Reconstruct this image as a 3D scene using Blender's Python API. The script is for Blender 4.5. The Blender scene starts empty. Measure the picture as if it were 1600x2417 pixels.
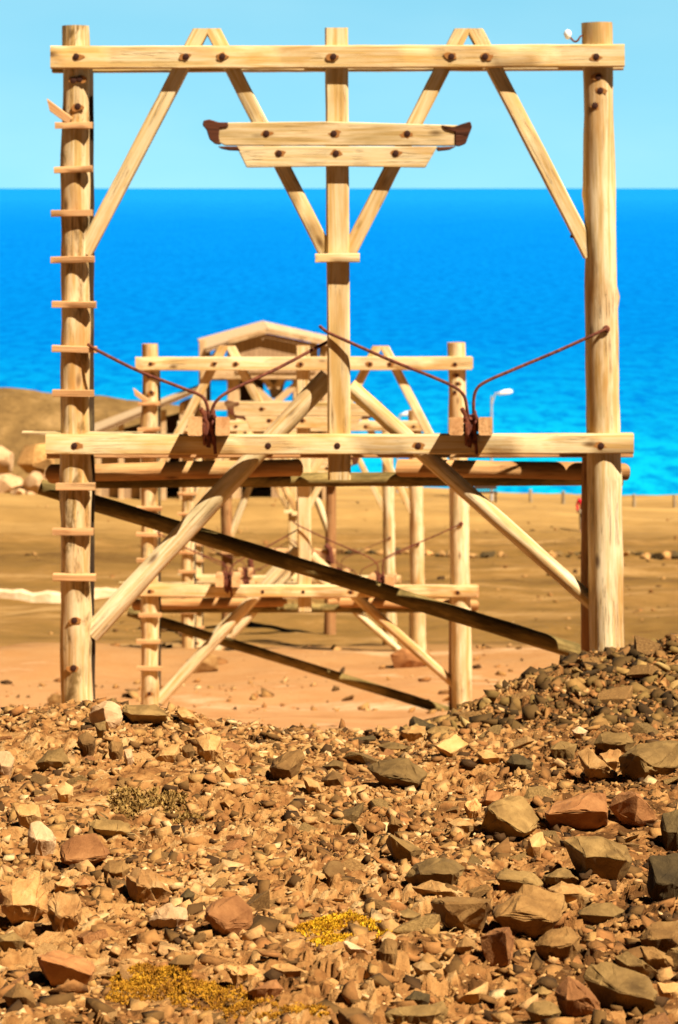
import bpy, bmesh, math, random
import numpy as np
from mathutils import Vector, Matrix, noise as mnoise

random.seed(7)
rng = np.random.default_rng(11)
SC = bpy.context.scene
COL = SC.collection
EYE = 16.5            # camera height above the sea
F = 5400.0            # focal length in pixels of the 1600 px wide photograph
HZ = 443.0            # horizon row
K = 1600.0 / 1568.0


def at(px, py, D):
    return Vector(((px - 800.0) * D / F, D, EYE - (py - HZ) * D / F))


def dp(px, py, D):    # same, in the coordinates of the 1568 px wide view
    return at(px * K, py * K, D)


# ------------------------------------------------------------------ noise
_T = rng.random((257, 257))


def vnoise(x, y):
    x = np.asarray(x, float); y = np.asarray(y, float)
    xi = np.floor(x).astype(int); yi = np.floor(y).astype(int)
    fx = x - xi; fy = y - yi
    fx = fx * fx * (3 - 2 * fx); fy = fy * fy * (3 - 2 * fy)
    a = _T[xi % 256, yi % 256]; b = _T[(xi + 1) % 256, yi % 256]
    c = _T[xi % 256, (yi + 1) % 256]; d = _T[(xi + 1) % 256, (yi + 1) % 256]
    return (a * (1 - fx) + b * fx) * (1 - fy) + (c * (1 - fx) + d * fx) * fy - 0.5


def fbm(x, y, o=4):
    s = 0; a = 1.0
    for i in range(o):
        s = s + a * vnoise(x * 2 ** i + 17.3 * i, y * 2 ** i + 5.1 * i); a *= 0.5
    return s


def shards(x, y, cell, seed, tilt):
    """broken ground: every cell of a jittered grid is one tilted, flat-faced fragment; returns height and a per-fragment random"""
    x = np.asarray(x, float) / cell; y = np.asarray(y, float) / cell
    wx = x + 0.35 * vnoise(x * 1.3 + seed, y * 1.3); wy = y + 0.35 * vnoise(x * 1.3, y * 1.3 + seed)
    xi = np.floor(wx).astype(int); yi = np.floor(wy).astype(int)
    best = np.full(wx.shape, 9.0); hh = np.zeros(wx.shape); tt = np.zeros(wx.shape)
    s = int(seed * 13) % 97
    for dx in (-1, 0, 1):
        for dy in (-1, 0, 1):
            cx = xi + dx; cy = yi + dy
            a = _T[(cx + s) % 251, (cy + 2 * s) % 251]; b = _T[(cx + 7 + s) % 251, (cy + 31) % 251]
            ex = wx - (cx + 0.1 + 0.8 * a); ey = wy - (cy + 0.1 + 0.8 * b)
            ang = 6.28 * _T[(cx + 3) % 251, (cy + 5 + s) % 251]
            c, sn = np.cos(ang), np.sin(ang)
            u = c * ex + sn * ey; v = -sn * ex + c * ey
            d = np.abs(u) * 0.8 + np.abs(v) * 1.25 + 0.35 * np.sqrt(ex * ex + ey * ey)
            r1 = _T[(cx + 11) % 251, (cy + s) % 251]; r2 = _T[(cx + s) % 251, (cy + 17) % 251]; r3 = _T[(cx + 29) % 251, (cy + 41 + s) % 251]
            h = 0.8 * (r1 - 0.5) + tilt * ((r2 - 0.5) * ex * 2 + (r3 - 0.5) * ey * 2) - 0.35 * d
            m = d < best
            best = np.where(m, d, best); hh = np.where(m, h, hh); tt = np.where(m, r1 * 0.35 + r2 * 0.65, tt)
    return hh, tt


# ------------------------------------------------------------------ terrain
HD = np.array([-6, 0, 6, 9, 11.6, 12.4, 13.5, 16, 18, 21, 25, 28, 30.6, 33, 35, 38, 41.4, 49.5, 60, 75, 98, 112, 118, 124, 140])
HH = np.array([0.9, 1.5, 2.19, 2.50, 2.745, 2.97, 3.28, 3.88, 4.35, 5.02, 5.92, 6.52, 6.90, 7.56, 7.92, 8.18, 8.45, 10.05, 11.25, 12.65, 14.55, 15.55, 15.95, 17.2, 19.5])


def smooth(a, b, t):
    t = np.clip((t - a) / (b - a), 0, 1)
    return t * t * (3 - 2 * t)


def terrain(x, D, fine=True):
    x = np.asarray(x, float); D = np.asarray(D, float)
    Ds = np.where(D > 100, D - 7.0 * (1 - smooth(-8, 20, x)), D)   # the shore swings away on the left
    h = np.interp(Ds, HD, HH)
    px = 800 + F * x / np.maximum(D, 3.0)
    # heap of rubble in front of the right post
    rise = np.interp(px, [880, 960, 1060, 1200, 1300, 1400, 1500, 1600, 1900], [0, .04, .14, .34, .46, .56, .60, .65, .70])
    rise = rise * np.where(D < 15.3, smooth(12.4, 15.3, D), 1 - smooth(15.6, 19.0, D))
    h = h - rise
    # swell of the rubble at the left near the post foot
    h = h - 0.16 * np.exp(-((px - 220) / 330.0) ** 2) * np.exp(-((D - 13.2) / 2.6) ** 2)
    near = 1 - smooth(12.0, 20.0, D)
    h = h - fbm(x * 1.3 + 9, D * 1.3, 3) * 0.09 * near * smooth(3, 7, D)
    h = h - fbm(x * 5 + 3, D * 5, 3) * 0.022 * (1 - smooth(14, 26, D))
    far = smooth(19, 30, D)
    h = h - fbm(x * 0.22, D * 0.22, 4) * 0.28 * far
    h = h - (np.abs(fbm(x * 0.07 + 5, D * 0.30, 3)) * 0.34 + fbm(x * 1.1, D * 1.6, 3) * 0.07) * smooth(36, 44, D) * (1 - smooth(104, 112, D))
    if fine:
        near = smooth(3.5, 5.2, D) * (1 - smooth(12.6, 14.0, D) * (1 - smooth(920, 1040, px))) * (1 - smooth(17.0, 18.5, D))
        k = 1 + 0.9 * smooth(12.6, 14.5, D)
        patch = np.clip(0.75 + 1.6 * fbm(x * 1.7 + 60, D * 1.7, 3), 0.15, 1.25)
        h = h - near * patch * (0.024 * k * shards(x, D, 0.105, 3.3, 1.9)[0] + 0.0125 * k * shards(x, D, 0.042, 7.7, 1.8)[0] + 0.006 * shards(x, D, 0.019, 1.9, 1.5)[0])
    return EYE - h


def hit(px, py):
    """the distance at which the ray through a pixel meets the ground"""
    D = np.arange(4.0, 120.0, 0.02)
    z = EYE - (py - HZ) * D / F
    x = (px - 800) * D / F
    g = terrain(x, D, False)
    k = np.argmax(z <= g)
    return float(D[k]) if (z <= g).any() else 120.0


# ------------------------------------------------------------------ objects
W = {}


def tag(o, label=None, cat=None, group=None, kind=None):
    if label: o['label'] = label
    if cat: o['category'] = cat
    if group: o['group'] = group
    if kind: o['kind'] = kind
    return o


def empty(name, loc):
    o = bpy.data.objects.new(name, None)
    COL.objects.link(o); o.location = loc
    o.empty_display_size = 0.2
    W[o.name] = Matrix.Translation(loc)
    return o


def link(o, parent=None, M=None):
    M = M or Matrix.Identity(4)
    COL.objects.link(o)
    W[o.name] = M
    if parent is not None:
        o.parent = parent
        o.matrix_basis = W[parent.name].inverted() @ M
    else:
        o.matrix_basis = M
    return o


def mk(name, verts, faces, mats, parent=None, M=None, smooth_sh=False, fmat=None, sharp=None):
    """one mesh object from world-space vertices, with its own frame M"""
    M = M or Matrix.Identity(4)
    Mi = M.inverted()
    me = bpy.data.meshes.new(name)
    me.from_pydata([Mi @ Vector(v) for v in verts], [], faces)
    for m in (mats if isinstance(mats, (list, tuple)) else [mats]):
        me.materials.append(m)
    if fmat is not None:
        me.polygons.foreach_set('material_index', fmat)
    if smooth_sh:
        me.polygons.foreach_set('use_smooth', [True] * len(me.polygons))
        if sharp: me.set_sharp_from_angle(angle=math.radians(sharp))
    me.validate(); me.update()
    return link(bpy.data.objects.new(name, me), parent, M)


def copy_tree(o, parent=None):
    c = o.copy(); COL.objects.link(c)
    if parent is not None: c.parent = parent
    for ch in list(o.children):
        copy_tree(ch, c)
    return c


def frame(p0, p1, up=None):
    p0 = Vector(p0); p1 = Vector(p1)
    z = (p1 - p0).normalized()
    y = Vector((0, 1, 0)) if abs(z.y) < 0.8 else Vector((0, 0, 1))
    if up is not None: y = Vector(up)
    x = y.cross(z).normalized()
    y = z.cross(x).normalized()
    M = Matrix((x, y, z)).transposed().to_4x4()
    M.translation = p0
    return M, (p1 - p0).length


def swept(name, p0, p1, ring_fn, nseg, mats, parent, smooth_sh=True, sharp=40, slant=((0, 0), (0, 0)), bend=0.0, up=None):
    M, L = frame(p0, p1, up)
    n = None; verts = []; faces = []; fm = []
    bx = random.uniform(-1, 1) * bend; by = random.uniform(-1, 1) * bend
    for i in range(nseg + 1):
        t = i / nseg
        ring = ring_fn(t, L)
        n = len(ring)
        w = math.sin(math.pi * t)
        for (x, y) in ring:
            z = t * L
            if i == 0: z += slant[0][0] * x + slant[0][1] * y
            if i == nseg: z += slant[1][0] * x + slant[1][1] * y
            verts.append(M @ Vector((x + bx * w, y + by * w, z)))
    for i in range(nseg):
        for j in range(n):
            a = i * n + j; b = i * n + (j + 1) % n
            faces.append((a, b, b + n, a + n)); fm.append(0)
    faces.append(tuple(range(n - 1, -1, -1))); fm.append(1)
    faces.append(tuple(nseg * n + j for j in range(n))); fm.append(1)
    return mk(name, verts, faces, mats, parent, M, smooth_sh, fm, sharp)


def timber(name, p0, p1, w, d, mats, parent, rough=0.004, slant=((0, 0), (0, 0)), bend=0.0, up=None):
    """sawn square timber: w across in the picture plane, d in depth"""
    c = min(w, d) * 0.09
    base = []
    hw, hd = w / 2, d / 2
    for sx, sy in ((1, 1), (-1, 1), (-1, -1), (1, -1)):
        q = [(hw, hd - c), (hw - c, hd)]
        q = [(sx * a, sy * b) for a, b in q]
        if sx * sy < 0: q.reverse()
        base += q
    ph = random.uniform(0, 100)
    L = (Vector(p1) - Vector(p0)).length
    nseg = max(4, min(40, int(L / 0.12)))

    def ring(t, L):
        out = []
        for k, (x, y) in enumerate(base):
            nz = mnoise.noise(Vector((ph + t * L * 2.2, k * 3.7, 1.0))) * rough
            nz2 = mnoise.noise(Vector((ph + t * L * 9.0, k * 3.7, 5.0))) * rough * 0.6
            s = 1 + (nz + nz2) / max(w, 0.05) * 2
            out.append((x * s, y * s))
        return out
    return swept(name, p0, p1, ring, nseg, mats, parent, True, 38, slant, bend, up)


def log(name, p0, p1, r0, r1, mats, parent, rough=0.10, slant=((0, 0), (0, 0)), bend=0.012, ns=22, lumps=()):
    ph = random.uniform(0, 100)
    L = (Vector(p1) - Vector(p0)).length
    nseg = max(6, min(60, int(L / 0.08)))

    def ring(t, L):
        r = r0 + (r1 - r0) * t
        out = []
        for k in range(ns):
            a = 2 * math.pi * k / ns
            q = Vector((math.cos(a) * 1.1, math.sin(a) * 1.1, ph + t * L * 1.6))
            q2 = Vector((math.cos(a) * 2.6, math.sin(a) * 2.6, ph + 40 + t * L * 4.5))
            rr = r * (1 + rough * mnoise.noise(q) + rough * 0.45 * mnoise.noise(q2))
            for (lt, la, amp) in lumps:
                rr += amp * math.exp(-((t - lt) * L / 0.05) ** 2) * max(0, math.cos(a - la)) ** 3
            out.append((rr * math.cos(a), rr * math.sin(a)))
        return out
    return swept(name, p0, p1, ring, nseg, mats, parent, True, 45, slant, bend)


def tube(name, pts, r, mat, parent=None, ns=8, taper=1.0):
    pts = [Vector(p) for p in pts]
    verts = []; faces = []
    n = len(pts)
    for i, p in enumerate(pts):
        d = (pts[min(i + 1, n - 1)] - pts[max(i - 1, 0)]).normalized()
        u = d.cross(Vector((0, 0.3, 1)))
        if u.length < 1e-4: u = Vector((1, 0, 0))
        u.normalize(); v = d.cross(u).normalized()
        rr = r * (1 + (taper - 1) * i / (n - 1))
        for k in range(ns):
            a = 2 * math.pi * k / ns
            verts.append(p + u * rr * math.cos(a) + v * rr * math.sin(a))
    for i in range(n - 1):
        for k in range(ns):
            a = i * ns + k; b = i * ns + (k + 1) % ns
            faces.append((a, b, b + ns, a + ns))
    faces.append(tuple(range(ns - 1, -1, -1)))
    faces.append(tuple((n - 1) * ns + k for k in range(ns)))
    return mk(name, verts, faces, mat, parent, Matrix.Translation(pts[0]), True, None, 60)


def spline(pts, n=8):
    pts = [Vector(p) for p in pts]
    out = []
    for i in range(len(pts) - 1):
        p0 = pts[max(i - 1, 0)]; p1 = pts[i]; p2 = pts[i + 1]; p3 = pts[min(i + 2, len(pts) - 1)]
        for k in range(n):
            t = k / n
            out.append(0.5 * ((2 * p1) + (p2 - p0) * t + (2 * p0 - 5 * p1 + 4 * p2 - p3) * t * t + (3 * p1 - p0 - 3 * p2 + p3) * t ** 3))
    out.append(pts[-1])
    return out


def prism(name, front, depth, mats, parent, along_x=True):
    """a board cut to an outline (world points of its front face), depth metres thick"""
    n = len(front)
    off = Vector((0, depth, 0))
    M = Matrix(((0, 0, 1), (1, 0, 0), (0, 1, 0))).to_4x4()
    if not along_x: M = Matrix.Identity(4)
    M.translation = Vector(front[0])
    bm = bmesh.new()
    a = [bm.verts.new(p) for p in front]
    b = [bm.verts.new(Vector(p) + off) for p in front]
    bm.faces.new(a); bm.faces.new(b[::-1])
    for i in range(n):
        bm.faces.new((a[i], b[i], b[(i + 1) % n], a[(i + 1) % n]))
    bmesh.ops.recalc_face_normals(bm, faces=bm.faces)
    bmesh.ops.bevel(bm, geom=list(bm.edges), offset=min(0.007, depth * 0.1), segments=1, affect='EDGES')
    bm.verts.index_update()
    v = [x.co.copy() for x in bm.verts]; f = [[q.index for q in fc.verts] for fc in bm.faces]
    bm.free()
    return mk(name, v, f, mats, parent, M)


def disc(name, c, r, depth, mat, parent, ns=10, axis='y'):
    """a domed bolt head whose face looks at -Y"""
    c = Vector(c); verts = []; faces = []
    for (rr, yy) in ((r * 1.0, 0.0), (r * 0.95, -depth * 0.7), (r * 0.5, -depth)):
        for k in range(ns):
            a = 2 * math.pi * k / ns
            if axis == 'y': verts.append(c + Vector((rr * math.cos(a), yy, rr * math.sin(a))))
            else: verts.append(c + Vector((yy, rr * math.cos(a), rr * math.sin(a))))
    for i in range(2):
        for k in range(ns):
            a = i * ns + k; b = i * ns + (k + 1) % ns
            faces.append((a, b, b + ns, a + ns))
    faces.append(tuple(2 * ns + k for k in range(ns)))
    faces.append(tuple(range(ns - 1, -1, -1)))
    return mk(name, verts, faces, mat, parent, Matrix.Translation(c), True, None, 50)


# ------------------------------------------------------------------ materials
def S(r, g, b):
    f = lambda c: (c / 255 / 12.92) if c / 255 <= 0.04045 else ((c / 255 + 0.055) / 1.055) ** 2.4
    return (f(r), f(g), f(b), 1)


class NT:
    def __init__(self, name, rough=0.9, spec=0.15):
        self.m = bpy.data.materials.new(name); self.m.use_nodes = True
        self.t = self.m.node_tree; self.n = self.t.nodes; self.l = self.t.links
        self.b = self.n['Principled BSDF']
        self.b.inputs['Roughness'].default_value = rough
        self.b.inputs['Specular IOR Level'].default_value = spec

    def node(self, t, **kw):
        n = self.n.new(t)
        for k, v in kw.items(): setattr(n, k, v)
        return n

    def put(self, sock, v):
        if hasattr(v, 'links') or isinstance(v, bpy.types.NodeSocket): self.l.new(v, sock)
        else: sock.default_value = v

    def noise(self, vec, scale, detail=4, rough=0.55, dist=0.0):
        n = self.node('ShaderNodeTexNoise')
        self.put(n.inputs['Vector'], vec)
        n.inputs['Scale'].default_value = scale; n.inputs['Detail'].default_value = detail
        n.inputs['Roughness'].default_value = rough; n.inputs['Distortion'].default_value = dist
        return n.outputs['Fac']

    def voro(self, vec, scale, feature='F1'):
        n = self.node('ShaderNodeTexVoronoi', feature=feature)
        self.put(n.inputs['Vector'], vec); n.inputs['Scale'].default_value = scale
        return n.outputs

    def mapv(self, vec, scale=(1, 1, 1), loc=(0, 0, 0)):
        n = self.node('ShaderNodeMapping')
        self.put(n.inputs['Vector'], vec)
        n.inputs['Scale'].default_value = scale; n.inputs['Location'].default_value = loc
        return n.outputs['Vector']

    def ramp(self, fac, stops, interp='LINEAR'):
        n = self.node('ShaderNodeValToRGB'); cr = n.color_ramp; cr.interpolation = interp
        while len(cr.elements) < len(stops): cr.elements.new(0.5)
        for e, (p, c) in zip(cr.elements, stops):
            e.position = p; e.color = c if len(c) == 4 else (*c, 1)
        self.put(n.inputs['Fac'], fac)
        return n.outputs['Color']

    def mix(self, fac, a, b, mode='MIX'):
        n = self.node('ShaderNodeMix', data_type='RGBA', blend_type=mode)
        self.put(n.inputs[0], fac); self.put(n.inputs[6], a); self.put(n.inputs[7], b)
        return n.outputs[2]

    def rng(self, v, a, b, c=0.0, d=1.0):
        n = self.node('ShaderNodeMapRange')
        self.put(n.inputs[0], v)
        for i, q in enumerate((a, b, c, d)): n.inputs[i + 1].default_value = q
        return n.outputs[0]

    def math(self, op, a, b=0.0):
        n = self.node('ShaderNodeMath', operation=op)
        self.put(n.inputs[0], a); self.put(n.inputs[1], b)
        return n.outputs[0]

    def bump(self, h, strength=0.4, dist=0.01):
        n = self.node('ShaderNodeBump')
        n.inputs['Strength'].default_value = strength; n.inputs['Distance'].default_value = dist
        self.put(n.inputs['Height'], h)
        self.l.new(n.outputs['Normal'], self.b.inputs['Normal'])

    def objv(self, rand=True):
        tc = self.node('ShaderNodeTexCoord').outputs['Object']
        if not rand: return tc
        oi = self.node('ShaderNodeObjectInfo').outputs['Random']
        n = self.node('ShaderNodeVectorMath', operation='ADD')
        cx = self.node('ShaderNodeCombineXYZ')
        self.put(cx.inputs[0], self.math('MULTIPLY', oi, 37.0)); self.put(cx.inputs[1], self.math('MULTIPLY', oi, 91.0)); self.put(cx.inputs[2], self.math('MULTIPLY', oi, 53.0))
        self.put(n.inputs[0], tc); self.put(n.inputs[1], cx.outputs[0])
        return n.outputs[0]

    def col(self, c): self.put(self.b.inputs['Base Color'], c)


def wood_mat(name, light, mid, dark, stain, knot=True, crack=0.5, stain_amt=0.6, moss=None, grey=(0.40, 0.30, 0.125, 1), grey_amt=0.5, moss_rng=(0.38, 0.6)):
    k = NT(name, 0.85, 0.12)
    v = k.objv()
    g1 = k.noise(k.mapv(v, (22, 22, 0.9)), 1.0, 6, 0.6, 0.4)
    c = k.ramp(g1, [(0.26, tuple(0.72 * q for q in mid[:3]) + (1,)), (0.40, mid), (0.53, light), (0.66, mid), (0.76, tuple(0.78 * q for q in mid[:3]) + (1,))])
    g2 = k.noise(k.mapv(v, (110, 110, 2.2)), 1.0, 4, 0.6)
    c = k.mix(k.rng(g2, 0.55, 0.75, 0, 0.35), c, mid)
    s = k.noise(k.mapv(v, (3.0, 3.0, 0.9)), 1.0, 4, 0.6, 0.6)
    c = k.mix(k.rng(s, 0.48, 0.68, 0, stain_amt), c, stain)
    s2 = k.noise(k.mapv(v, (4.5, 4.5, 1.6)), 1.0, 5, 0.65, 0.3)
    c = k.mix(k.rng(s2, 0.54, 0.74, 0, grey_amt), c, grey)
    cr = k.noise(k.mapv(v, (34, 34, 0.55)), 1.0, 3, 0.5, 0.8)
    crk = k.rng(k.math('ABSOLUTE', k.math('SUBTRACT', cr, 0.5)), 0.0, 0.022, 1, 0)
    gate = k.rng(k.noise(v, 1.9, 3), 0.52, 0.62)
    crk = k.math('MULTIPLY', crk, gate)
    c = k.mix(k.math('MULTIPLY', crk, crack), c, dark)
    h = k.math('SUBTRACT', k.math('ADD', k.math('MULTIPLY', g1, 0.5), k.math('MULTIPLY', g2, 0.5)), k.math('MULTIPLY', crk, 1.4))
    if knot:
        vo = k.voro(k.mapv(v, (5.2, 5.2, 2.1)), 1.0)
        kn = k.rng(vo['Distance'], 0.05, 0.16, 1, 0)
        sel = k.node('ShaderNodeSeparateColor'); k.put(sel.inputs[0], vo['Color'])
        kn = k.math('MULTIPLY', kn, k.rng(sel.outputs[0], 0.33, 0.38))
        c = k.mix(k.math('MULTIPLY', kn, 0.8), c, dark)
    if moss:
        ms = k.noise(k.mapv(v, (7.0, 7.0, 2.4)), 1.0, 6, 0.7, 0.4)
        c = k.mix(k.rng(ms, moss_rng[0], moss_rng[1], 0, 0.9), c, moss)
    k.col(c); k.bump(h, 0.55, 0.012)
    return k.m


def end_mat(name, c1, c2):
    k = NT(name, 0.9, 0.1)
    v = k.objv(False)
    w = k.node('ShaderNodeTexWave', wave_type='RINGS', rings_direction='Z')
    k.put(w.inputs['Vector'], v); w.inputs['Scale'].default_value = 14; w.inputs['Distortion'].default_value = 2.5
    c = k.ramp(w.outputs['Fac'], [(0.2, c1), (0.8, c2)])
    c = k.mix(k.rng(k.noise(v, 6, 4), 0.5, 0.7, 0, 0.6), c, c2)
    k.col(c)
    return k.m


def rust_mat():
    k = NT('rust', 0.8, 0.3)
    v = k.objv()
    n = k.noise(v, 30, 5, 0.65)
    k.col(k.ramp(n, [(0.3, (0.035, 0.010, 0.005)), (0.5, (0.13, 0.030, 0.012)), (0.68, (0.22, 0.062, 0.02))]))
    k.bump(n, 0.5, 0.006)
    return k.m


def rock_mat(name, c1, c2, c3, sc=9.0, tone=0.28):
    k = NT(name, 0.88, 0.18)
    v = k.objv()
    n = k.noise(v, sc, 7, 0.62, 0.3)
    c = k.ramp(n, [(0.28, c1), (0.5, c2), (0.72, c3)])
    n2 = k.noise(v, sc * 6, 5, 0.7)
    c = k.mix(k.rng(n2, 0.55, 0.75, 0, 0.5), c, c3)
    c = k.mix(k.rng(n2, 0.42, 0.28, 0, 0.5), c, c1)
    oi = k.node('ShaderNodeObjectInfo').outputs['Random']
    hs = k.node('ShaderNodeHueSaturation')
    k.put(hs.inputs['Value'], k.rng(oi, 0, 1, 1 - tone, 1 + tone)); hs.inputs['Saturation'].default_value = 1.0
    k.put(hs.inputs['Color'], c)
    k.col(hs.outputs[0])
    n3 = k.noise(v, sc * 16, 4, 0.7)
    h = k.math('ADD', k.math('MULTIPLY', n, 1.2), k.math('ADD', k.math('MULTIPLY', n2, 0.5), k.math('MULTIPLY', n3, 0.22)))
    k.bump(h, 0.55, 0.02)
    return k.m


def stone_attr_mat(name, stops, sc=40):
    """loose stones of one heap: every stone keeps its own mineral colour"""
    k = NT(name, 0.9, 0.15)
    at_ = k.node('ShaderNodeAttribute'); at_.attribute_name = 'tone'
    c = k.ramp(at_.outputs['Fac'], stops)
    v = k.objv(False)
    n = k.noise(v, sc, 5, 0.65)
    c = k.mix(k.rng(n, 0.3, 0.7, 0.45, 0.0), c, (0.085, 0.035, 0.010, 1))
    k.col(c)
    k.bump(n, 0.5, 0.012)
    return k.m


WOOD = wood_mat('sawn_timber', (0.75, 0.57, 0.31, 1), (0.62, 0.395, 0.14, 1), (0.09, 0.030, 0.008, 1), (0.52, 0.265, 0.060, 1), crack=0.6, stain_amt=0.75, grey_amt=0.3)
WOODG = wood_mat('grey_timber', (0.70, 0.51, 0.27, 1), (0.54, 0.34, 0.12, 1), (0.07, 0.03, 0.008, 1), (0.32, 0.20, 0.055, 1), stain_amt=0.75)
WLOG = wood_mat('peeled_log', (0.80, 0.62, 0.36, 1), (0.60, 0.385, 0.14, 1), (0.08, 0.027, 0.008, 1), (0.42, 0.20, 0.045, 1), crack=0.75, stain_amt=0.8, grey_amt=0.8)
WBARK = wood_mat('brown_log', (0.42, 0.20, 0.07, 1), (0.28, 0.12, 0.04, 1), (0.05, 0.02, 0.008, 1), (0.22, 0.10, 0.03, 1), crack=0.7)
WMOSS = wood_mat('mossy_log', (0.38, 0.25, 0.075, 1), (0.25, 0.15, 0.042, 1), (0.03, 0.02, 0.006, 1), (0.13, 0.085, 0.02, 1), crack=0.6, moss=(0.085, 0.055, 0.014, 1))
WRUNG = wood_mat('rung_timber', (0.66, 0.36, 0.15, 1), (0.54, 0.27, 0.10, 1), (0.10, 0.035, 0.010, 1), (0.40, 0.16, 0.05, 1), knot=False)
WDARK = wood_mat('blackish_plank', (0.05, 0.03, 0.015, 1), (0.035, 0.02, 0.01, 1), (0.012, 0.008, 0.005, 1), (0.07, 0.04, 0.018, 1), knot=False)  # near-black wood for the strip behind the left post
WPLANK = wood_mat('hut_plank', (0.66, 0.44, 0.22, 1), (0.50, 0.30, 0.135, 1), (0.08, 0.04, 0.015, 1), (0.36, 0.19, 0.075, 1))
ENDW = end_mat('end_grain', (0.55, 0.29, 0.11, 1), (0.40, 0.185, 0.06, 1))
ENDB = end_mat('end_grain_brown', (0.40, 0.20, 0.08, 1), (0.24, 0.11, 0.035, 1))
RUST = rust_mat()
CHAR = wood_mat('charred_wood', (0.11, 0.035, 0.015, 1), (0.06, 0.02, 0.009, 1), (0.01, 0.005, 0.004, 1), (0.16, 0.05, 0.02, 1), knot=False)
WRUGGED = wood_mat('bark_patched_log', (0.77, 0.58, 0.32, 1), (0.57, 0.355, 0.12, 1), (0.06, 0.022, 0.007, 1), (0.42, 0.19, 0.042, 1), crack=0.9, stain_amt=0.8, grey_amt=0.8, moss=(0.17, 0.095, 0.026, 1), moss_rng=(0.55, 0.66))
STAIN = NT('rust_stain', 0.9, 0.05); STAIN.col((0.36, 0.15, 0.04, 1)); STAIN = STAIN.m
WRAIL = wood_mat('rail_log', (0.58, 0.30, 0.11, 1), (0.42, 0.19, 0.06, 1), (0.05, 0.018, 0.006, 1), (0.25, 0.10, 0.025, 1), crack=0.7, stain_amt=0.8)
BOLT = NT('dark_iron', 0.8, 0.2); BOLT.col((0.045, 0.014, 0.006, 1)); BOLT = BOLT.m

# ------------------------------------------------------------------ world, sun, camera
SUN = Vector((1.0, -1.0, 1.9)).normalized()
elev = math.asin(SUN.z); azim = math.atan2(SUN.x, SUN.y)
w = bpy.data.worlds.new('World'); SC.world = w; w.use_nodes = True
nt = w.node_tree
bg = nt.nodes['Background']
sky = nt.nodes.new('ShaderNodeTexSky'); sky.sky_type = 'NISHITA'; sky.sun_disc = False
sky.sun_elevation = elev; sky.sun_rotation = azim
sky.air_density = 1.0; sky.dust_density = 0.2; sky.ozone_density = 2.0
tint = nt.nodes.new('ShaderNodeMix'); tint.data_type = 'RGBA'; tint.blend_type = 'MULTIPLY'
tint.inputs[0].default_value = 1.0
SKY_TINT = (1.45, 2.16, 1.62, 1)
# faint thin cloud, a little denser higher up
geo = nt.nodes.new('ShaderNodeTexCoord')
mp = nt.nodes.new('ShaderNodeMapping'); mp.inputs['Scale'].default_value = (5, 5, 14)
cn = nt.nodes.new('ShaderNodeTexNoise'); cn.inputs['Scale'].default_value = 1.4; cn.inputs['Detail'].default_value = 5
rg = nt.nodes.new('ShaderNodeMapRange')
rg.inputs[1].default_value = 0.42; rg.inputs[2].default_value = 0.75; rg.inputs[3].default_value = 0.0; rg.inputs[4].default_value = 0.9
cm = nt.nodes.new('ShaderNodeMix'); cm.data_type = 'RGBA'
cm.inputs[6].default_value = SKY_TINT; cm.inputs[7].default_value = (1.75, 2.30, 1.66, 1)
nt.links.new(geo.outputs['Generated'], mp.inputs['Vector']); nt.links.new(mp.outputs[0], cn.inputs['Vector'])
nt.links.new(cn.outputs['Fac'], rg.inputs[0]); nt.links.new(rg.outputs[0], cm.inputs[0])
# clear cyan over the sea, paler and dimmer on the landward side
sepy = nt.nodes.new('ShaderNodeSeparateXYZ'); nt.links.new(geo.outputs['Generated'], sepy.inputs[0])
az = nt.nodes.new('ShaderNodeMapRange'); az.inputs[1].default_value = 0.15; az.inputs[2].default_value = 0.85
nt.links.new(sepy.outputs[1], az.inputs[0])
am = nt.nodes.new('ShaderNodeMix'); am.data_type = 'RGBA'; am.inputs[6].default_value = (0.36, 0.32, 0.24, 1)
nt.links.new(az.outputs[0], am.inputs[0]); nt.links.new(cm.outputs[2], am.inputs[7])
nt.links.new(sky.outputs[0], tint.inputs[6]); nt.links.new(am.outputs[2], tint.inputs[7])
# deep blue overhead, bright over the sea
lift = nt.nodes.new('ShaderNodeVectorMath'); lift.operation = 'ADD'; lift.inputs[1].default_value = (0, 0, 0.34)
nrm = nt.nodes.new('ShaderNodeVectorMath'); nrm.operation = 'NORMALIZE'
nt.links.new(geo.outputs['Generated'], lift.inputs[0]); nt.links.new(lift.outputs[0], nrm.inputs[0]); nt.links.new(nrm.outputs[0], sky.inputs['Vector'])
sepz = nt.nodes.new('ShaderNodeSeparateXYZ'); nt.links.new(geo.outputs['Generated'], sepz.inputs[0])
dz = nt.nodes.new('ShaderNodeMapRange'); dz.inputs[1].default_value = 0.085; dz.inputs[2].default_value = 0.26; dz.inputs[3].default_value = 1.0; dz.inputs[4].default_value = 0.04
nt.links.new(sepz.outputs[2], dz.inputs[0])
deep = nt.nodes.new('ShaderNodeVectorMath'); deep.operation = 'SCALE'
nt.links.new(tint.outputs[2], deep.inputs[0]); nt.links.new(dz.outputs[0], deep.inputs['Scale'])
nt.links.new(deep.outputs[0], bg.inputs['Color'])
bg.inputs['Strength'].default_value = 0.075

sd = bpy.data.lights.new('sun', 'SUN'); sd.energy = 5.0; sd.angle = math.radians(0.5); sd.color = (1.0, 0.93, 0.82)
so = bpy.data.objects.new('sun', sd); COL.objects.link(so)
so.rotation_euler = SUN.to_track_quat('Z', 'Y').to_euler(); so.location = (10, -10, 40)

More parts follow.
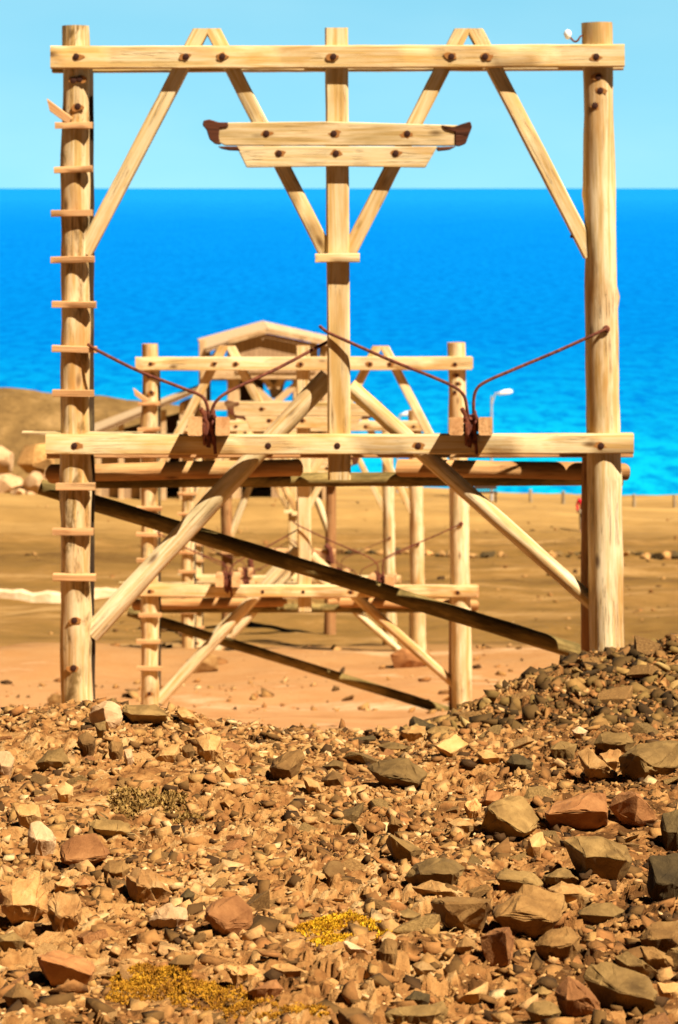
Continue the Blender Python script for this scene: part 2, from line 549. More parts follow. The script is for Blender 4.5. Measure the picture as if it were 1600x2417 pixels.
cd = bpy.data.cameras.new('camera'); cam = bpy.data.objects.new('camera', cd); COL.objects.link(cam)
cam.location = (0, 0, EYE); cam.rotation_euler = (math.radians(90), 0, 0)
cd.sensor_fit = 'HORIZONTAL'; cd.sensor_width = 24.0; cd.lens = F / 1600 * 24.0
cd.shift_y = -(1208.5 - HZ) / 1600.0
cd.clip_start = 0.1; cd.clip_end = 60000
cd.dof.use_dof = True; cd.dof.focus_distance = 8.8; cd.dof.aperture_fstop = 5.4
SC.camera = cam
vs = SC.view_settings
vs.view_transform = 'Standard'; vs.look = 'None'; vs.gamma = 1; vs.exposure = 1.05
SC.cycles.max_bounces = 5; SC.cycles.diffuse_bounces = 1
SC.cycles.use_denoising = True

# ------------------------------------------------------------------ ground
def ground_mat():
    k = NT('dry_ground', 0.95, 0.08)
    v = k.objv(False)
    sp = k.node('ShaderNodeSeparateXYZ'); k.put(sp.inputs[0], v)
    bands = k.noise(k.mapv(v, (0.05, 0.32, 0.3)), 1.0, 6, 0.62, 0.5)
    fine = k.noise(k.mapv(v, (0.8, 1.2, 1)), 1.0, 8, 0.7)
    grit = k.noise(v, 28, 6, 0.7)
    yy = k.math('ADD', sp.outputs[1], k.math('MULTIPLY', k.math('SUBTRACT', fine, 0.5), 7.0))
    ta = k.node('ShaderNodeAttribute'); ta.attribute_name = 'tone'
    near = k.ramp(k.math('ADD', ta.outputs['Fac'], k.math('MULTIPLY', k.math('SUBTRACT', fine, 0.5), 0.25)), [(0.24, (0.10, 0.040, 0.010)), (0.38, (0.25, 0.102, 0.027)), (0.5, (0.35, 0.160, 0.045)), (0.62, (0.44, 0.218, 0.067)), (0.78, (0.57, 0.335, 0.128))])
    red = k.ramp(k.math('ADD', k.math('MULTIPLY', bands, 0.6), k.math('MULTIPLY', fine, 0.4)), [(0.34, (0.36, 0.15, 0.045)), (0.47, (0.52, 0.26, 0.10)), (0.54, (0.48, 0.215, 0.075)), (0.64, (0.74, 0.48, 0.26))])
    olive = k.ramp(k.math('ADD', k.math('MULTIPLY', bands, 0.62), k.math('MULTIPLY', fine, 0.38)), [(0.36, (0.115, 0.055, 0.013)), (0.46, (0.20, 0.103, 0.023)), (0.53, (0.25, 0.125, 0.030)), (0.63, (0.40, 0.225, 0.075))])
    shore = k.ramp(bands, [(0.3, (0.28, 0.15, 0.040)), (0.7, (0.50, 0.29, 0.09))])
    c = k.mix(k.rng(sp.outputs[1], 15.5, 18.5), near, red)
    c = k.mix(k.rng(yy, 33, 52), c, olive)
    c = k.mix(k.rng(yy, 88, 104), c, shore)
    c = k.mix(k.rng(grit, 0.56, 0.72, 0, 0.45), c, (0.50, 0.27, 0.09, 1))
    c = k.mix(k.rng(grit, 0.44, 0.30, 0, 0.5), c, (0.11, 0.042, 0.011, 1))
    k.col(c)
    h = k.math('ADD', k.math('MULTIPLY', grit, 1.0), k.math('MULTIPLY', k.noise(v, 90, 4, 0.7), 0.4))
    k.bump(h, 0.7, 0.03)
    return k.m


GROUND = ground_mat()
rows = np.concatenate([np.linspace(-5, 4.6, 20), np.linspace(4.8, 12.8, 760), np.linspace(12.82, 19, 280), np.geomspace(19.1, 150, 260)])
tcol = np.linspace(-1, 1, 681); tcol = np.sign(tcol) * (0.28 * np.abs(tcol) + 0.72 * np.abs(tcol) ** 3)
spread = np.interp(rows, [-5, 0, 12, 60, 150], [6, 6, 9, 40, 130])
X = tcol[None, :] * spread[:, None]; Y = np.repeat(rows[:, None], len(tcol), 1)
Z = terrain(X, Y)
TONE = -0.16 * smooth(0.02, 0.12, X / np.maximum(Y, 1)) * (Y < 20) + 0.5 * shards(X, Y, 0.105, 3.3, 1.5)[1] + 0.35 * shards(X, Y, 0.042, 7.7, 1.5)[1] + 0.15 * shards(X, Y, 0.019, 1.9, 1.4)[1]
V = np.stack([X, Y, Z], -1).reshape(-1, 3)
nr, nc = X.shape
idx = np.arange(nr * nc).reshape(nr, nc)
Q = np.stack([idx[:-1, :-1], idx[:-1, 1:], idx[1:, 1:], idx[1:, :-1]], -1).reshape(-1, 4)


def big_mesh(name, V, Fc, mat, smooth_sh=False, tone=None):
    me = bpy.data.meshes.new(name)
    nf, k = Fc.shape
    me.vertices.add(len(V)); me.vertices.foreach_set('co', V.astype(np.float32).ravel())
    me.loops.add(nf * k); me.loops.foreach_set('vertex_index', Fc.astype(np.int32).ravel())
    me.polygons.add(nf); me.polygons.foreach_set('loop_start', np.arange(0, nf * k, k, dtype=np.int32))
    me.polygons.foreach_set('loop_total', np.full(nf, k, dtype=np.int32))
    if smooth_sh: me.polygons.foreach_set('use_smooth', np.ones(nf, dtype=bool))
    if tone is not None:
        a = me.attributes.new('tone', 'FLOAT', 'POINT'); a.data.foreach_set('value', tone.astype(np.float32))
    me.materials.append(mat)
    me.update(calc_edges=True); me.validate()
    o = bpy.data.objects.new(name, me); COL.objects.link(o)
    W[o.name] = Matrix.Identity(4)
    return o


tag(big_mesh('ground', V, Q, GROUND, False, TONE.ravel()), kind='structure')


# ------------------------------------------------------------------ sea
def sea_mat():
    k = NT('sea_water', 0.4, 0.0)
    v = k.objv(False)
    sp = k.node('ShaderNodeSeparateXYZ'); k.put(sp.inputs[0], v)
    big = k.noise(k.mapv(v, (0.010, 0.016, 1)), 1.0, 4, 0.6)
    d = k.math('ADD', k.math('LOGARITHM', sp.outputs[1], 10.0), k.math('MULTIPLY', k.math('SUBTRACT', big, 0.5), 0.22))
    c = k.ramp(k.rng(d, 2.05, 3.6), [(0.0, (0.002, 0.37, 0.50)), (0.06, (0.002, 0.34, 0.50)), (0.13, (0.001, 0.225, 0.46)), (0.23, (0.0005, 0.160, 0.45)), (0.40, (0.001, 0.165, 0.49)), (0.62, (0.002, 0.18, 0.52)), (0.95, (0.008, 0.24, 0.55))])
    r1 = k.noise(k.mapv(v, (0.62, 0.22, 1)), 1.0, 6, 0.68, 0.3)
    r2 = k.noise(k.mapv(v, (0.060, 0.020, 1)), 1.0, 4, 0.6)
    c = k.mix(k.rng(r1, 0.44, 0.64, 0.0, 0.7), c, (0.0002, 0.085, 0.34, 1))  # light and dark of the wave slopes mixed into the water colour
    c = k.mix(k.rng(r2, 0.48, 0.7, 0.0, 0.4), c, (0.0004, 0.12, 0.40, 1))
    k.col(c)
    w1 = k.noise(k.mapv(v, (0.5, 0.25, 1)), 1.0, 5, 0.6)
    k.bump(w1, 0.4, 0.5)
    return k.m


sx = np.concatenate([-np.geomspace(30000, 60, 14), np.linspace(-50, 50, 6), np.geomspace(60, 30000, 14)])
sy = np.concatenate([[104], np.geomspace(110, 45000, 30)])
SX, SY = np.meshgrid(sx, sy)
SV = np.stack([SX, SY, np.zeros_like(SX)], -1).reshape(-1, 3)
si = np.arange(SX.size).reshape(SX.shape)
SQ = np.stack([si[:-1, :-1], si[:-1, 1:], si[1:, 1:], si[1:, :-1]], -1).reshape(-1, 4)
tag(big_mesh('sea', SV, SQ, sea_mat(), True), kind='structure')

# ------------------------------------------------------------------ headland on the left
def hill_mat():
    k = NT('hill_earth', 0.95, 0.05)
    v = k.objv(False)
    n = k.noise(v, 0.55, 7, 0.65, 0.3); n2 = k.noise(v, 2.5, 5, 0.7)
    c = k.ramp(n, [(0.3, (0.14, 0.076, 0.024)), (0.52, (0.23, 0.128, 0.040)), (0.72, (0.36, 0.21, 0.075))])
    c = k.mix(k.rng(n2, 0.52, 0.7, 0, 0.6), c, (0.085, 0.046, 0.015, 1))
    k.col(c); k.bump(n2, 0.8, 0.25)
    return k.m


hx = np.linspace(-60, -5.5, 120); hy = np.linspace(115, 150, 50)
HX, HY = np.meshgrid(hx, hy)
px = 800 + F * HX / 127.0
crest = np.interp(px, [-1500, -600, 0, 150, 300, 380, 450, 520, 570], [860, 905, 937, 948, 962, 972, 984, 1020, 1150])
top = EYE - (crest - HZ) * 127.0 / F
prof = np.where(HY < 127, smooth(115, 127, HY) ** 0.8, 1 - smooth(130, 150, HY))
HZ_ = -1.0 + (top + 1.0) * prof + fbm(HX * 0.4, HY * 0.4, 4) * 0.5 * prof
HV = np.stack([HX, HY, HZ_], -1).reshape(-1, 3)
hi = np.arange(HX.size).reshape(HX.shape)
HQ = np.stack([hi[:-1, :-1], hi[:-1, 1:], hi[1:, 1:], hi[1:, :-1]], -1).reshape(-1, 4)
tag(big_mesh('hill', HV, HQ, hill_mat(), True), kind='structure')

# ------------------------------------------------------------------ the cableway pylon
D1 = 18.0
PX = 1.0 / F * D1 * K          # metres per view pixel at the pylon


def build_pylon(root):
    A = lambda x, y, o=0.0: dp(x, y, D1 + o)
    parts = {}
    # posts -------------------------------------------------
    lp = log('post', A(178, 1700), A(175, 60), 36 * PX, 31 * PX, (WRUGGED, ENDW), root, rough=0.17, bend=0.01, ns=26,
             lumps=((0.86, -1.2, 0.012), (0.42, -2.4, 0.015)))
    timber('dark_plank', A(196, 1690, 0.16), A(193, 118, 0.16), 46 * PX, 0.06, (WDARK, WDARK), root, rough=0.012)
    rp = log('post', A(1405, 1640, 0.0), A(1381, 53, 0.0), 41.5 * PX, 34.5 * PX, (WLOG, ENDW), root, rough=0.10, bend=0.0, ns=26,
             lumps=((0.60, 0.2, 0.02), (0.33, -0.6, 0.012), (0.75, 3.0, 0.012)))
    log('rear_post', A(1372, 1640, 0.30), A(1372, 1028, 0.30), 27 * PX, 26 * PX, (WBARK, ENDB), root, rough=0.06)
    # king post ---------------------------------------------
    kp = timber('king_post', A(785, 1107, 0.0), A(778, 66, 0.0), 53 * PX, 0.18, (WOOD, ENDW), root)
    # cap beam ----------------------------------------------
    fo = -0.12
    cap = timber('cap_beam', A(118, 133, fo), A(1443, 129, fo), 52 * PX, 0.10, (WOOD, ENDW), root, bend=0.01)
    # rear cap beam, just lower
    timber('cap_beam', A(122, 147, 0.20), A(1440, 141, 0.20), 44 * PX, 0.13, (WOODG, ENDW), root)
    # cross beams -------------------------------------------
    cross = timber('cross_beam', A(107, 1027, fo), A(1464, 1025, fo), 45 * PX, 0.10, (WOOD, ENDW), root, bend=0.006)
    timber('cross_beam', A(110, 1036, 0.20), A(1462, 1034, 0.20), 46 * PX, 0.12, (WRUNG, ENDW), root)
    timber('splinter_lath', A(52, 1001, -0.02), A(330, 1003, -0.02), 6 * PX, 0.09, (WOODG, ENDW), root)
    # upper braces ------------------------------------------
    for i, (a, b) in enumerate((((467, 67), (196, 585)), ((491, 67), (757, 590)), ((1070, 67), (804, 590)), ((1096, 67), (1366, 590)))):
        o = 0.004 * (i % 2)
        p0, p1 = A(*b, o), A(*a, o)
        Mf, _ = frame(p0, p1)
        s = -Mf[2][0] / Mf[2][2]
        timber('brace', p0, p1, 35 * PX, 0.13, (WOOD, ENDW), root, slant=((0, 0), (s, 0)))
    # bracket -----------------------------------------------
    bo = -0.165
    up = prism('bracket_board', [A(498, 284, bo), A(760, 281, bo), A(1062, 290, bo), A(1078, 312, bo), A(1068, 337.5, bo), A(780, 337.3, bo), A(520, 337, bo), A(488, 320, bo)], 0.072, (WOODG, ENDW), root)
    lo = prism('bracket_board', [A(546, 337.5, bo), A(800, 338.5, bo), A(1012, 339, bo), A(984, 388, bo), A(780, 385, bo), A(570, 388, bo)], 0.068, (WOOD, ENDW), root)
    # rusty iron at the bracket ends
    def charred(pts):
        prism('charred_end', [A(x, y, bo - 0.012) for x, y in pts], 0.10, (CHAR, CHAR), root)
    charred([(470, 279), (484, 276), (506, 283), (527, 283), (528, 294), (508, 297), (506, 316), (510, 335), (496, 333), (484, 322), (477, 300), (468, 290)])
    charred([(503, 338.5), (549, 338.5), (556, 349), (528, 348), (510, 344)])
    charred([(1020, 289), (1048, 294), (1070, 286), (1088, 281), (1092, 294), (1084, 314), (1077, 333), (1062, 339), (1052, 336), (1052, 306), (1030, 300)])
    charred([(1010, 340), (1056, 338.5), (1040, 347), (1012, 350)])
    # small plate where the lower upper-braces meet the king post
    timber('brace_plate', A(729, 597, -0.14), A(832, 596, -0.14), 20 * PX, 0.10, (WOOD, ENDW), root)
    # rungs -------------------------------------------------
    for i, y in enumerate((290, 392, 494, 600, 704, 808, 910, 1127, 1230, 1334)):
        x0 = (128, 126, 119, 118, 121, 121, 122, 130, 122, 123)[i]; x1 = (214, 214, 214, 218, 222, 224, 217, 220, 216, 222)[i]
        timber('rung', A(x0, y + random.uniform(-2, 2), -0.120), A(x1, y + random.uniform(-2, 2), -0.120), 15 * PX, 0.075, (WRUNG, ENDW), root)
    timber('broken_rung', A(112, 243, -0.15), A(162, 280, -0.13), 19 * PX, 0.05, (WRUNG, ENDW), root, slant=((1.2, 0), (0, 0)))
    # log rails behind the cross beam -----------------------
    log('log_rail', A(120, 1096, 0.49), A(690, 1081, 0.49), 22 * PX, 20 * PX, (WRAIL, ENDW), root, slant=((0, 0.6), (0, -0.6)), rough=0.13, bend=0.0)
    log('log_rail', A(926, 1082, 0.49), A(1444, 1091, 0.49), 21 * PX, 20 * PX, (WRAIL, ENDW), root, slant=((0, 0.6), (0, -0.6)), rough=0.1, bend=0.0)
    log('log_rail', A(210, 1112, 0.64), A(1440, 1108, 0.64), 18 * PX, 16 * PX, (WMOSS, ENDB), root, rough=0.09)
    # long mossy diagonal pole ------------------------------
    log('long_pole', A(93, 1126, 0.72), A(1362, 1516, 0.72), 19 * PX, 19 * PX, (WMOSS, ENDB), root, rough=0.14, bend=0.02)
    # lower braces ------------------------------------------
    log('strut', A(760, 872, 0.13), A(210, 1466, 0.06), 22 * PX, 24 * PX, (WLOG, ENDW), root, rough=0.12)
    log('strut', A(808, 893, 0.10), A(1374, 1398, 0.06), 20 * PX, 18 * PX, (WLOG, ENDW), root, rough=0.09)
    # bolts -------------------------------------------------
    def bolt(x, y, o, par):
        disc('bolt', A(x, y, o + 0.002), 0.026, 0.012, BOLT, par, 9)
        q = A(x + random.uniform(-3, 5), y + random.uniform(-2, 3), o - 0.0015)
        n = 14; vv = []
        for kk in range(n):
            a = 2 * math.pi * kk / n
            rr = random.uniform(0.026, 0.044)
            vv.append(q + Vector((rr * 1.35 * math.cos(a), 0, rr * 0.8 * math.sin(a))))
        vv += [p + Vector((0, 0.02, 0)) for p in vv]
        ff = [tuple(range(n - 1, -1, -1)), tuple(range(n, 2 * n))] + [(kk, (kk + 1) % n, n + (kk + 1) % n, n + kk) for kk in range(n)]
        mk('rust_stain', vv, ff, STAIN, par, Matrix.Translation(q))
    for x in (176, 430, 514, 771, 1044, 1122, 1379): bolt(x, 131, fo - 0.05, cap)
    for x in (172, 620, 780, 967, 1390): bolt(x, 1031, fo - 0.05, cross)
    for x in (616, 772, 942): bolt(x, 309, bo, up)
    for x in (645, 777, 915): bolt(x, 355, bo, lo)
    for (x, y) in ((180, 246), (170, 186), (184, 183), (172, 1435), (170, 1545)): bolt(x, y, -0.115, lp)
    for (x, y) in ((1384, 178), (1388, 210), (1376, 244)): bolt(x, y, -0.115, rp)
    for (x, y) in ((224, 552), (728, 555), (831, 555), (1325, 546)):
        tube('brace_bolt', [A(x - 6, y, 0), A(x + 6, y + 3, 0)], 0.014, RUST, root)
    # rollers: two bearer blocks and a grooved wheel, with bent guide rods
    for (xa, xb, xc) in ((451, 515, 484), (1055, 1123, 1088)):
        for x in (xa, xb):
            timber('bearer_block', A(x, 986, -0.42), A(x, 986, 0.42), 43 * PX if x < 1000 else 41 * PX, 32 * PX, (WRUNG, WRUNG), root, up=(1, 0, 0))
        c = A(xc, 990, -0.20)
        verts = []; faces = []; ns = 22
        prof = ((-0.045, 0.135), (-0.03, 0.14), (-0.008, 0.105), (0.008, 0.105), (0.03, 0.14), (0.045, 0.135), (0.045, 0.03), (0.06, 0.03), (0.06, 0.0), (-0.06, 0.0), (-0.06, 0.03), (-0.045, 0.03))
        for (xx, rr) in prof:
            for k in range(ns):
                a = 2 * math.pi * k / ns
                verts.append(c + Vector((xx, rr * math.cos(a), rr * math.sin(a))))
        m = len(prof)
        for i in range(m):
            for k in range(ns):
                faces.append((i * ns + k, i * ns + (k + 1) % ns, ((i + 1) % m) * ns + (k + 1) % ns, ((i + 1) % m) * ns + k))
        wh = mk('roller', verts, faces, RUST, root, Matrix.Translation(c), True, None, 40)
        tube('axle', [A(xa - 8, 988, -0.2), A(xb + 8, 988, -0.2)], 0.02, RUST, wh)
        for (u, v2) in ((-20, -40), (-13, -20), (8, -28), (-8, 16)):
            tube('clamp_iron', [A(xc + u, 985 + v2, -0.32), A(xc + u + 9, 985 + v2 + 16, -0.30), A(xc + u + 5, 985 + v2 + 34, -0.31)], 0.018, RUST, root, 7)
        tube('hanger_iron', [A(xc + 10, 975, -0.28), A(xc + 12, 1010, -0.30), A(xc + 14, 1050, -0.29)], 0.014, RUST, root, 7)
    rod = lambda pts: tube('guide_rod', spline(pts, 7), 0.0130, RUST, root, 8)
    rod([A(204, 797, -0.12), A(228, 812, -0.20), A(320, 858, -0.26), A(420, 897, -0.30), A(462, 914, -0.32), A(477, 932, -0.32), A(483, 965, -0.30), A(484, 990, -0.24)])
    rod([A(774, 782, 0.12), A(740, 800, 0.06), A(640, 853, -0.10), A(540, 900, -0.22), A(502, 926, -0.26), A(489, 955, -0.26), A(487, 990, -0.24)])
    rod([A(740, 755, -0.03), A(757, 768, -0.11), A(800, 788, -0.14), A(900, 832, -0.22), A(1000, 872, -0.28), A(1052, 896, -0.31), A(1074, 918, -0.31), A(1081, 955, -0.30), A(1084, 985, -0.24)])
    rod([A(1406, 758, -0.14), A(1376, 773, -0.16), A(1290, 812, -0.18), A(1190, 854, -0.22), A(1122, 884, -0.26), A(1100, 905, -0.26), A(1095, 940, -0.26), A(1099, 985, -0.24)])
    disc('rod_eye', A(1402, 761, -0.125), 0.03, 0.03, RUST, root)


base1 = dp(780, 1650, D1); base1.z = float(terrain(base1.x, D1))
pylon = empty('cableway_pylon', base1)
tag(pylon, 'nearest and largest timber cableway pylon, its feet behind the foreground rubble', 'pylon', 'timber cableway pylons in a line to the sea')
build_pylon(pylon)

# the other pylons: the same frame, farther down the slope
THIN = {}
LAB = ['second timber pylon framed inside the nearest one, in front of the hut',
       'third timber pylon down the line, rungs on its left post, behind the second one',
       'smallest and farthest timber pylon of the line']
SPEC = [(702, 838, 30.6, -1.2), (698, 983, 41.4, -0.6), (676, 1012, 49.3, -0.8)]
cap1 = dp(780, 131, D1)
for lab, (cx, cy, D, yaw) in zip(LAB, SPEC):
    c = copy_tree(pylon)
    p = dp(cx, cy, D)
    c.location = base1 + (p - cap1)
    c.rotation_euler.z = math.radians(yaw)
    c['label'] = lab
    for ch in c.children:      # the rods of the farther pylons are lighter iron
        if ch.name.startswith('guide_rod'):
            if ch.data.name not in THIN:
                me = ch.data.copy(); vs_ = me.vertices
                for q in range(0, len(vs_), 8):
                    ct = sum((vs_[q + e].co for e in range(8)), Vector()) / 8
                    for e in range(8): vs_[q + e].co = ct + (vs_[q + e].co - ct) * 0.7
                THIN[ch.data.name] = me
            ch.data = THIN[ch.data.name]
    if D > 40:      # only the two nearest keep the long diagonal pole
        for ch in list(c.children):
            if ch.name.startswith('long_pole'): bpy.data.objects.remove(ch, do_unlink=True)
WHITE = NT('white_porcelain', 0.4, 0.4); WHITE.col((0.85, 0.83, 0.78, 1)); WHITE = WHITE.m
A = lambda x, y, o=0.0: dp(x, y, D1 + o)
ins = tube('wire', spline([A(1356, 80, 0.0), A(1343, 84, -0.05), A(1336, 94, -0.06), A(1328, 96, -0.05), A(1318, 86, -0.05)], 6), 0.008, RUST, pylon, 6)
bm = bmesh.new(); bmesh.ops.create_icosphere(bm, subdivisions=3, radius=0.032)
for v in bm.verts:
    v.co.x *= 0.85 if v.co.z < 0 else 1.0
    v.co.z *= 1.25
cc = A(1313, 80, -0.05)
vv = [v.co + cc for v in bm.verts]; ff = [[q.index for q in f.verts] for f in bm.faces]; bm.free()
mk('insulator', vv, ff, WHITE, pylon, Matrix.Translation(cc), True)

# ------------------------------------------------------------------ the timber hut at the shore end of the line
hut_base = at(640, 1190, 111); hut_base.z = float(terrain(hut_base.x, 111))
hut = empty('timber_hut', hut_base)
tag(hut, 'weathered gabled timber loading hut behind the farther pylons, against the sea', 'hut')
Bp = at
PM = (WPLANK, ENDW)


def slab(name, c, thick, mat, parent, up=Vector((0, 0, -1))):
    """a board-covered plane between four corners, given a real thickness"""
    c = [Vector(p) for p in c]
    n = (c[1] - c[0]).cross(c[3] - c[0]).normalized()
    if n.dot(up) < 0: n = -n
    v = c + [p + n * thick for p in c]
    f = [(0, 1, 2, 3), (7, 6, 5, 4)] + [(i, i + 4, (i + 1) % 4 + 4, (i + 1) % 4) for i in range(4)]
    bm = bmesh.new()
    vs_ = [bm.verts.new(p) for p in v]
    for q in f: bm.faces.new([vs_[i] for i in q])
    bmesh.ops.recalc_face_normals(bm, faces=bm.faces)
    bm.verts.index_update()
    vv = [x.co.copy() for x in bm.verts]; ff = [[q.index for q in fc.verts] for fc in bm.faces]; bm.free()
    z = (c[3] - c[0]).normalized(); y = n; x = y.cross(z).normalized()
    M = Matrix((x, y, z)).transposed().to_4x4(); M.translation = c[0]
    return mk(name, vv, ff, mat, parent, M)


def plank_mat(name, a, b, gap, wid=0.22):
    k = NT(name, 0.9, 0.08)
    v = k.objv(False)
    sp = k.node('ShaderNodeSeparateXYZ'); k.put(sp.inputs[0], v)
    t = k.math('DIVIDE', sp.outputs[0], wid)
    fr = k.math('FRACT', t); cell = k.math('FLOOR', t)
    wn = k.node('ShaderNodeTexWhiteNoise', noise_dimensions='1D'); k.put(wn.inputs['W'], cell)
    g = k.noise(k.mapv(v, (9, 9, 0.7)), 1.0, 5, 0.6)
    c = k.mix(k.rng(g, 0.3, 0.7), a, b)
    c = k.mix(k.math('MULTIPLY', wn.outputs[0], 0.55), c, b)
    gp = k.math('LESS_THAN', fr, 0.045)
    c = k.mix(gp, c, gap)
    k.col(c); k.bump(k.math('SUBTRACT', g, gp), 0.5, 0.03)
    return k.m


PLANKW = plank_mat('plank_wall', (0.50, 0.32, 0.16, 1), (0.36, 0.21, 0.10, 1), (0.05, 0.025, 0.01, 1))
PLANKR = plank_mat('plank_roof', (0.66, 0.46, 0.26, 1), (0.50, 0.32, 0.16, 1), (0.16, 0.08, 0.03, 1), 0.3)
PLANKD = plank_mat('plank_inside_shade', (0.16, 0.08, 0.03, 1), (0.10, 0.05, 0.02, 1), (0.02, 0.01, 0.005, 1))  # dark tones put the hut's interior shade into the boards
# roof
slab('roof', [Bp(632, 775, 109), Bp(619, 757, 116.5), Bp(466, 800, 116.5), Bp(484, 822, 109)], 0.22, PLANKR, hut)
slab('roof', [Bp(632.5, 775, 109), Bp(782, 806, 109), Bp(776, 793, 116.5), Bp(619.5, 757, 116.5)], 0.22, PLANKR, hut)
# barge boards with a dark gap behind
timber('barge_board', Bp(630, 781, 108.8), Bp(540, 806, 108.8), 0.26, 0.14, PM, hut)
timber('barge_board', Bp(634, 781, 108.8), Bp(780, 811, 108.8), 0.26, 0.14, PM, hut)
# gable wall
prism('gable_wall', [Bp(556, 806, 109.1), Bp(632, 788, 109.1), Bp(745, 812, 109.1), Bp(745, 880, 109.1), Bp(556, 880, 109.1)], 0.12, PLANKW, hut, False)
# posts and rails of the open upper storey
for x in (478, 551, 700, 742, 768):
    timber('hut_post', Bp(x, 1196, 109.6), Bp(x, 804, 109.6), 0.34 if x != 551 else 0.6, 0.3, PM, hut)
for x in (490, 600, 760):
    timber('hut_post', Bp(x, 1190, 115.6), Bp(x, 800, 115.6), 0.3, 0.3, PM, hut)
for y in (884, 958, 1003, 1060):
    timber('hut_rail', Bp(474, y, 109.3), Bp(776, y, 109.3), 0.42, 0.26, PM, hut)
for y in (890, 1003):
    timber('hut_rail', Bp(480, y, 115.9), Bp(772, y, 115.9), 0.36, 0.26, PM, hut)
for a, b in (((556, 876), (642, 952)), ((736, 876), (648, 952)), ((612, 876), (640, 915)), ((676, 876), (652, 915)), ((484, 870), (530, 812))):
    timber('hut_brace', Bp(*b, 109.5), Bp(*a, 109.5), 0.32, 0.2, PM, hut)
prism('arched_board', [Bp(606, 872, 109.9), Bp(690, 872, 109.9), Bp(672, 905, 109.9), Bp(664, 940, 109.9), Bp(640, 940, 109.9), Bp(630, 905, 109.9)], 0.1, PLANKW, hut, False)
prism('inner_shade_panel', [Bp(545, 868, 112.5), Bp(622, 868, 112.5), Bp(622, 1000, 112.5), Bp(545, 1000, 112.5)], 0.12, PLANKD, hut, False)  # dark panel added behind the openings so they look shaded
prism('inner_shade_panel', [Bp(690, 868, 112.5), Bp(776, 868, 112.5), Bp(776, 1000, 112.5), Bp(690, 1000, 112.5)], 0.12, PLANKD, hut, False)
# floor deck and lower walls, with two dark doorways
slab('deck', [Bp(470, 1000, 109), Bp(778, 1000, 109), Bp(772, 985, 117), Bp(474, 985, 117)], 0.2, PLANKR, hut)
for (x0, x1) in ((470, 570), (640, 778)):
    prism('hut_wall', [Bp(x0, 1010, 109.9), Bp(x1, 1010, 109.9), Bp(x1, 1196, 109.9), Bp(x0, 1196, 109.9)], 0.15, PLANKW, hut, False)
prism('hut_wall', [Bp(570, 1010, 109.9), Bp(640, 1010, 109.9), Bp(640, 1120, 109.9), Bp(570, 1120, 109.9)], 0.15, PLANKW, hut, False)
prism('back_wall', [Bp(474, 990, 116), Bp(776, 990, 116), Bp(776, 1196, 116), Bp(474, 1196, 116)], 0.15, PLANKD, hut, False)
# lean-to with its long sloping roof on the left
slab('lean_to_roof', [Bp(476, 912, 108.6), Bp(476, 905, 115), Bp(206, 1006, 115), Bp(206, 1026, 108.6)], 0.2, PLANKR, hut)
prism('lean_to_wall', [Bp(428, 948, 109.6), Bp(474, 928, 109.6), Bp(474, 1196, 109.6), Bp(428, 1196, 109.6)], 0.12, PLANKW, hut, False)
prism('lean_to_wall', [Bp(228, 1040, 109.6), Bp(386, 1040, 109.6), Bp(386, 1196, 109.6), Bp(228, 1196, 109.6)], 0.12, PLANKW, hut, False)
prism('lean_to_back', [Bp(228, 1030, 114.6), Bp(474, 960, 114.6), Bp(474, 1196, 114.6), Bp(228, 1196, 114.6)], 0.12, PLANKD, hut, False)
for x, y in ((232, 1018), (286, 1000), (338, 984), (386, 968), (430, 950)):
    timber('lean_to_post', Bp(x, 1196, 109.2), Bp(x, y, 109.2), 0.26, 0.24, PM, hut)
timber('hut_rail', Bp(226, 1040, 109), Bp(474, 1040, 109), 0.3, 0.2, PM, hut)

# ------------------------------------------------------------------ narrow trestle behind the pylons
tb = at(655, 1530, 54); tb.z = float(terrain(tb.x, 54))
tr = empty('timber_trestle', tb)
tag(tr, 'narrow reddish trestle of two leaning posts behind the smallest pylon', 'trestle')
TB = lambda x, y, o=0: at(x, y, 54 + o)
log('trestle_post', TB(538, 1560), TB(533, 1120), 0.15, 0.13, (WBARK, ENDB), tr)
log('trestle_post', TB(778, 1560), TB(781, 1120), 0.14, 0.12, (WBARK, ENDB), tr)
timber('trestle_beam', TB(515, 1132, -.2), TB(800, 1130, -.2), 0.2, 0.14, (WOOD, ENDW), tr)
log('trestle_brace', TB(541, 1270), TB(592, 1140), 0.09, 0.08, (WLOG, ENDW), tr)
log('trestle_brace', TB(775, 1252), TB(732, 1140), 0.09, 0.08, (WLOG, ENDW), tr)
timber('trestle_beam', TB(522, 1300, -.2), TB(792, 1304, -.2), 0.14, 0.14, (WRUNG, ENDW), tr)
tube('trestle_iron', [TB(768, 1286, -.3), TB(778, 1296, -.3), TB(782, 1330, -.3)], 0.07, RUST, tr)
tube('trestle_iron', [TB(590, 1320, -.3), TB(594, 1352, -.3), TB(600, 1376, -.3)], 0.07, RUST, tr)

# ------------------------------------------------------------------ shore things
GALV = NT('galvanised', 0.5, 0.5); GALV.col((0.42, 0.40, 0.38, 1)); GALV = GALV.m
LAMPW = NT('lamp_head_white', 0.4, 0.5); LAMPW.col((0.85, 0.86, 0.84, 1)); LAMPW = LAMPW.m


def on_ground(px, D):
    x = (px - 800) * D / F
    return Vector((x, D, float(terrain(x, D))))


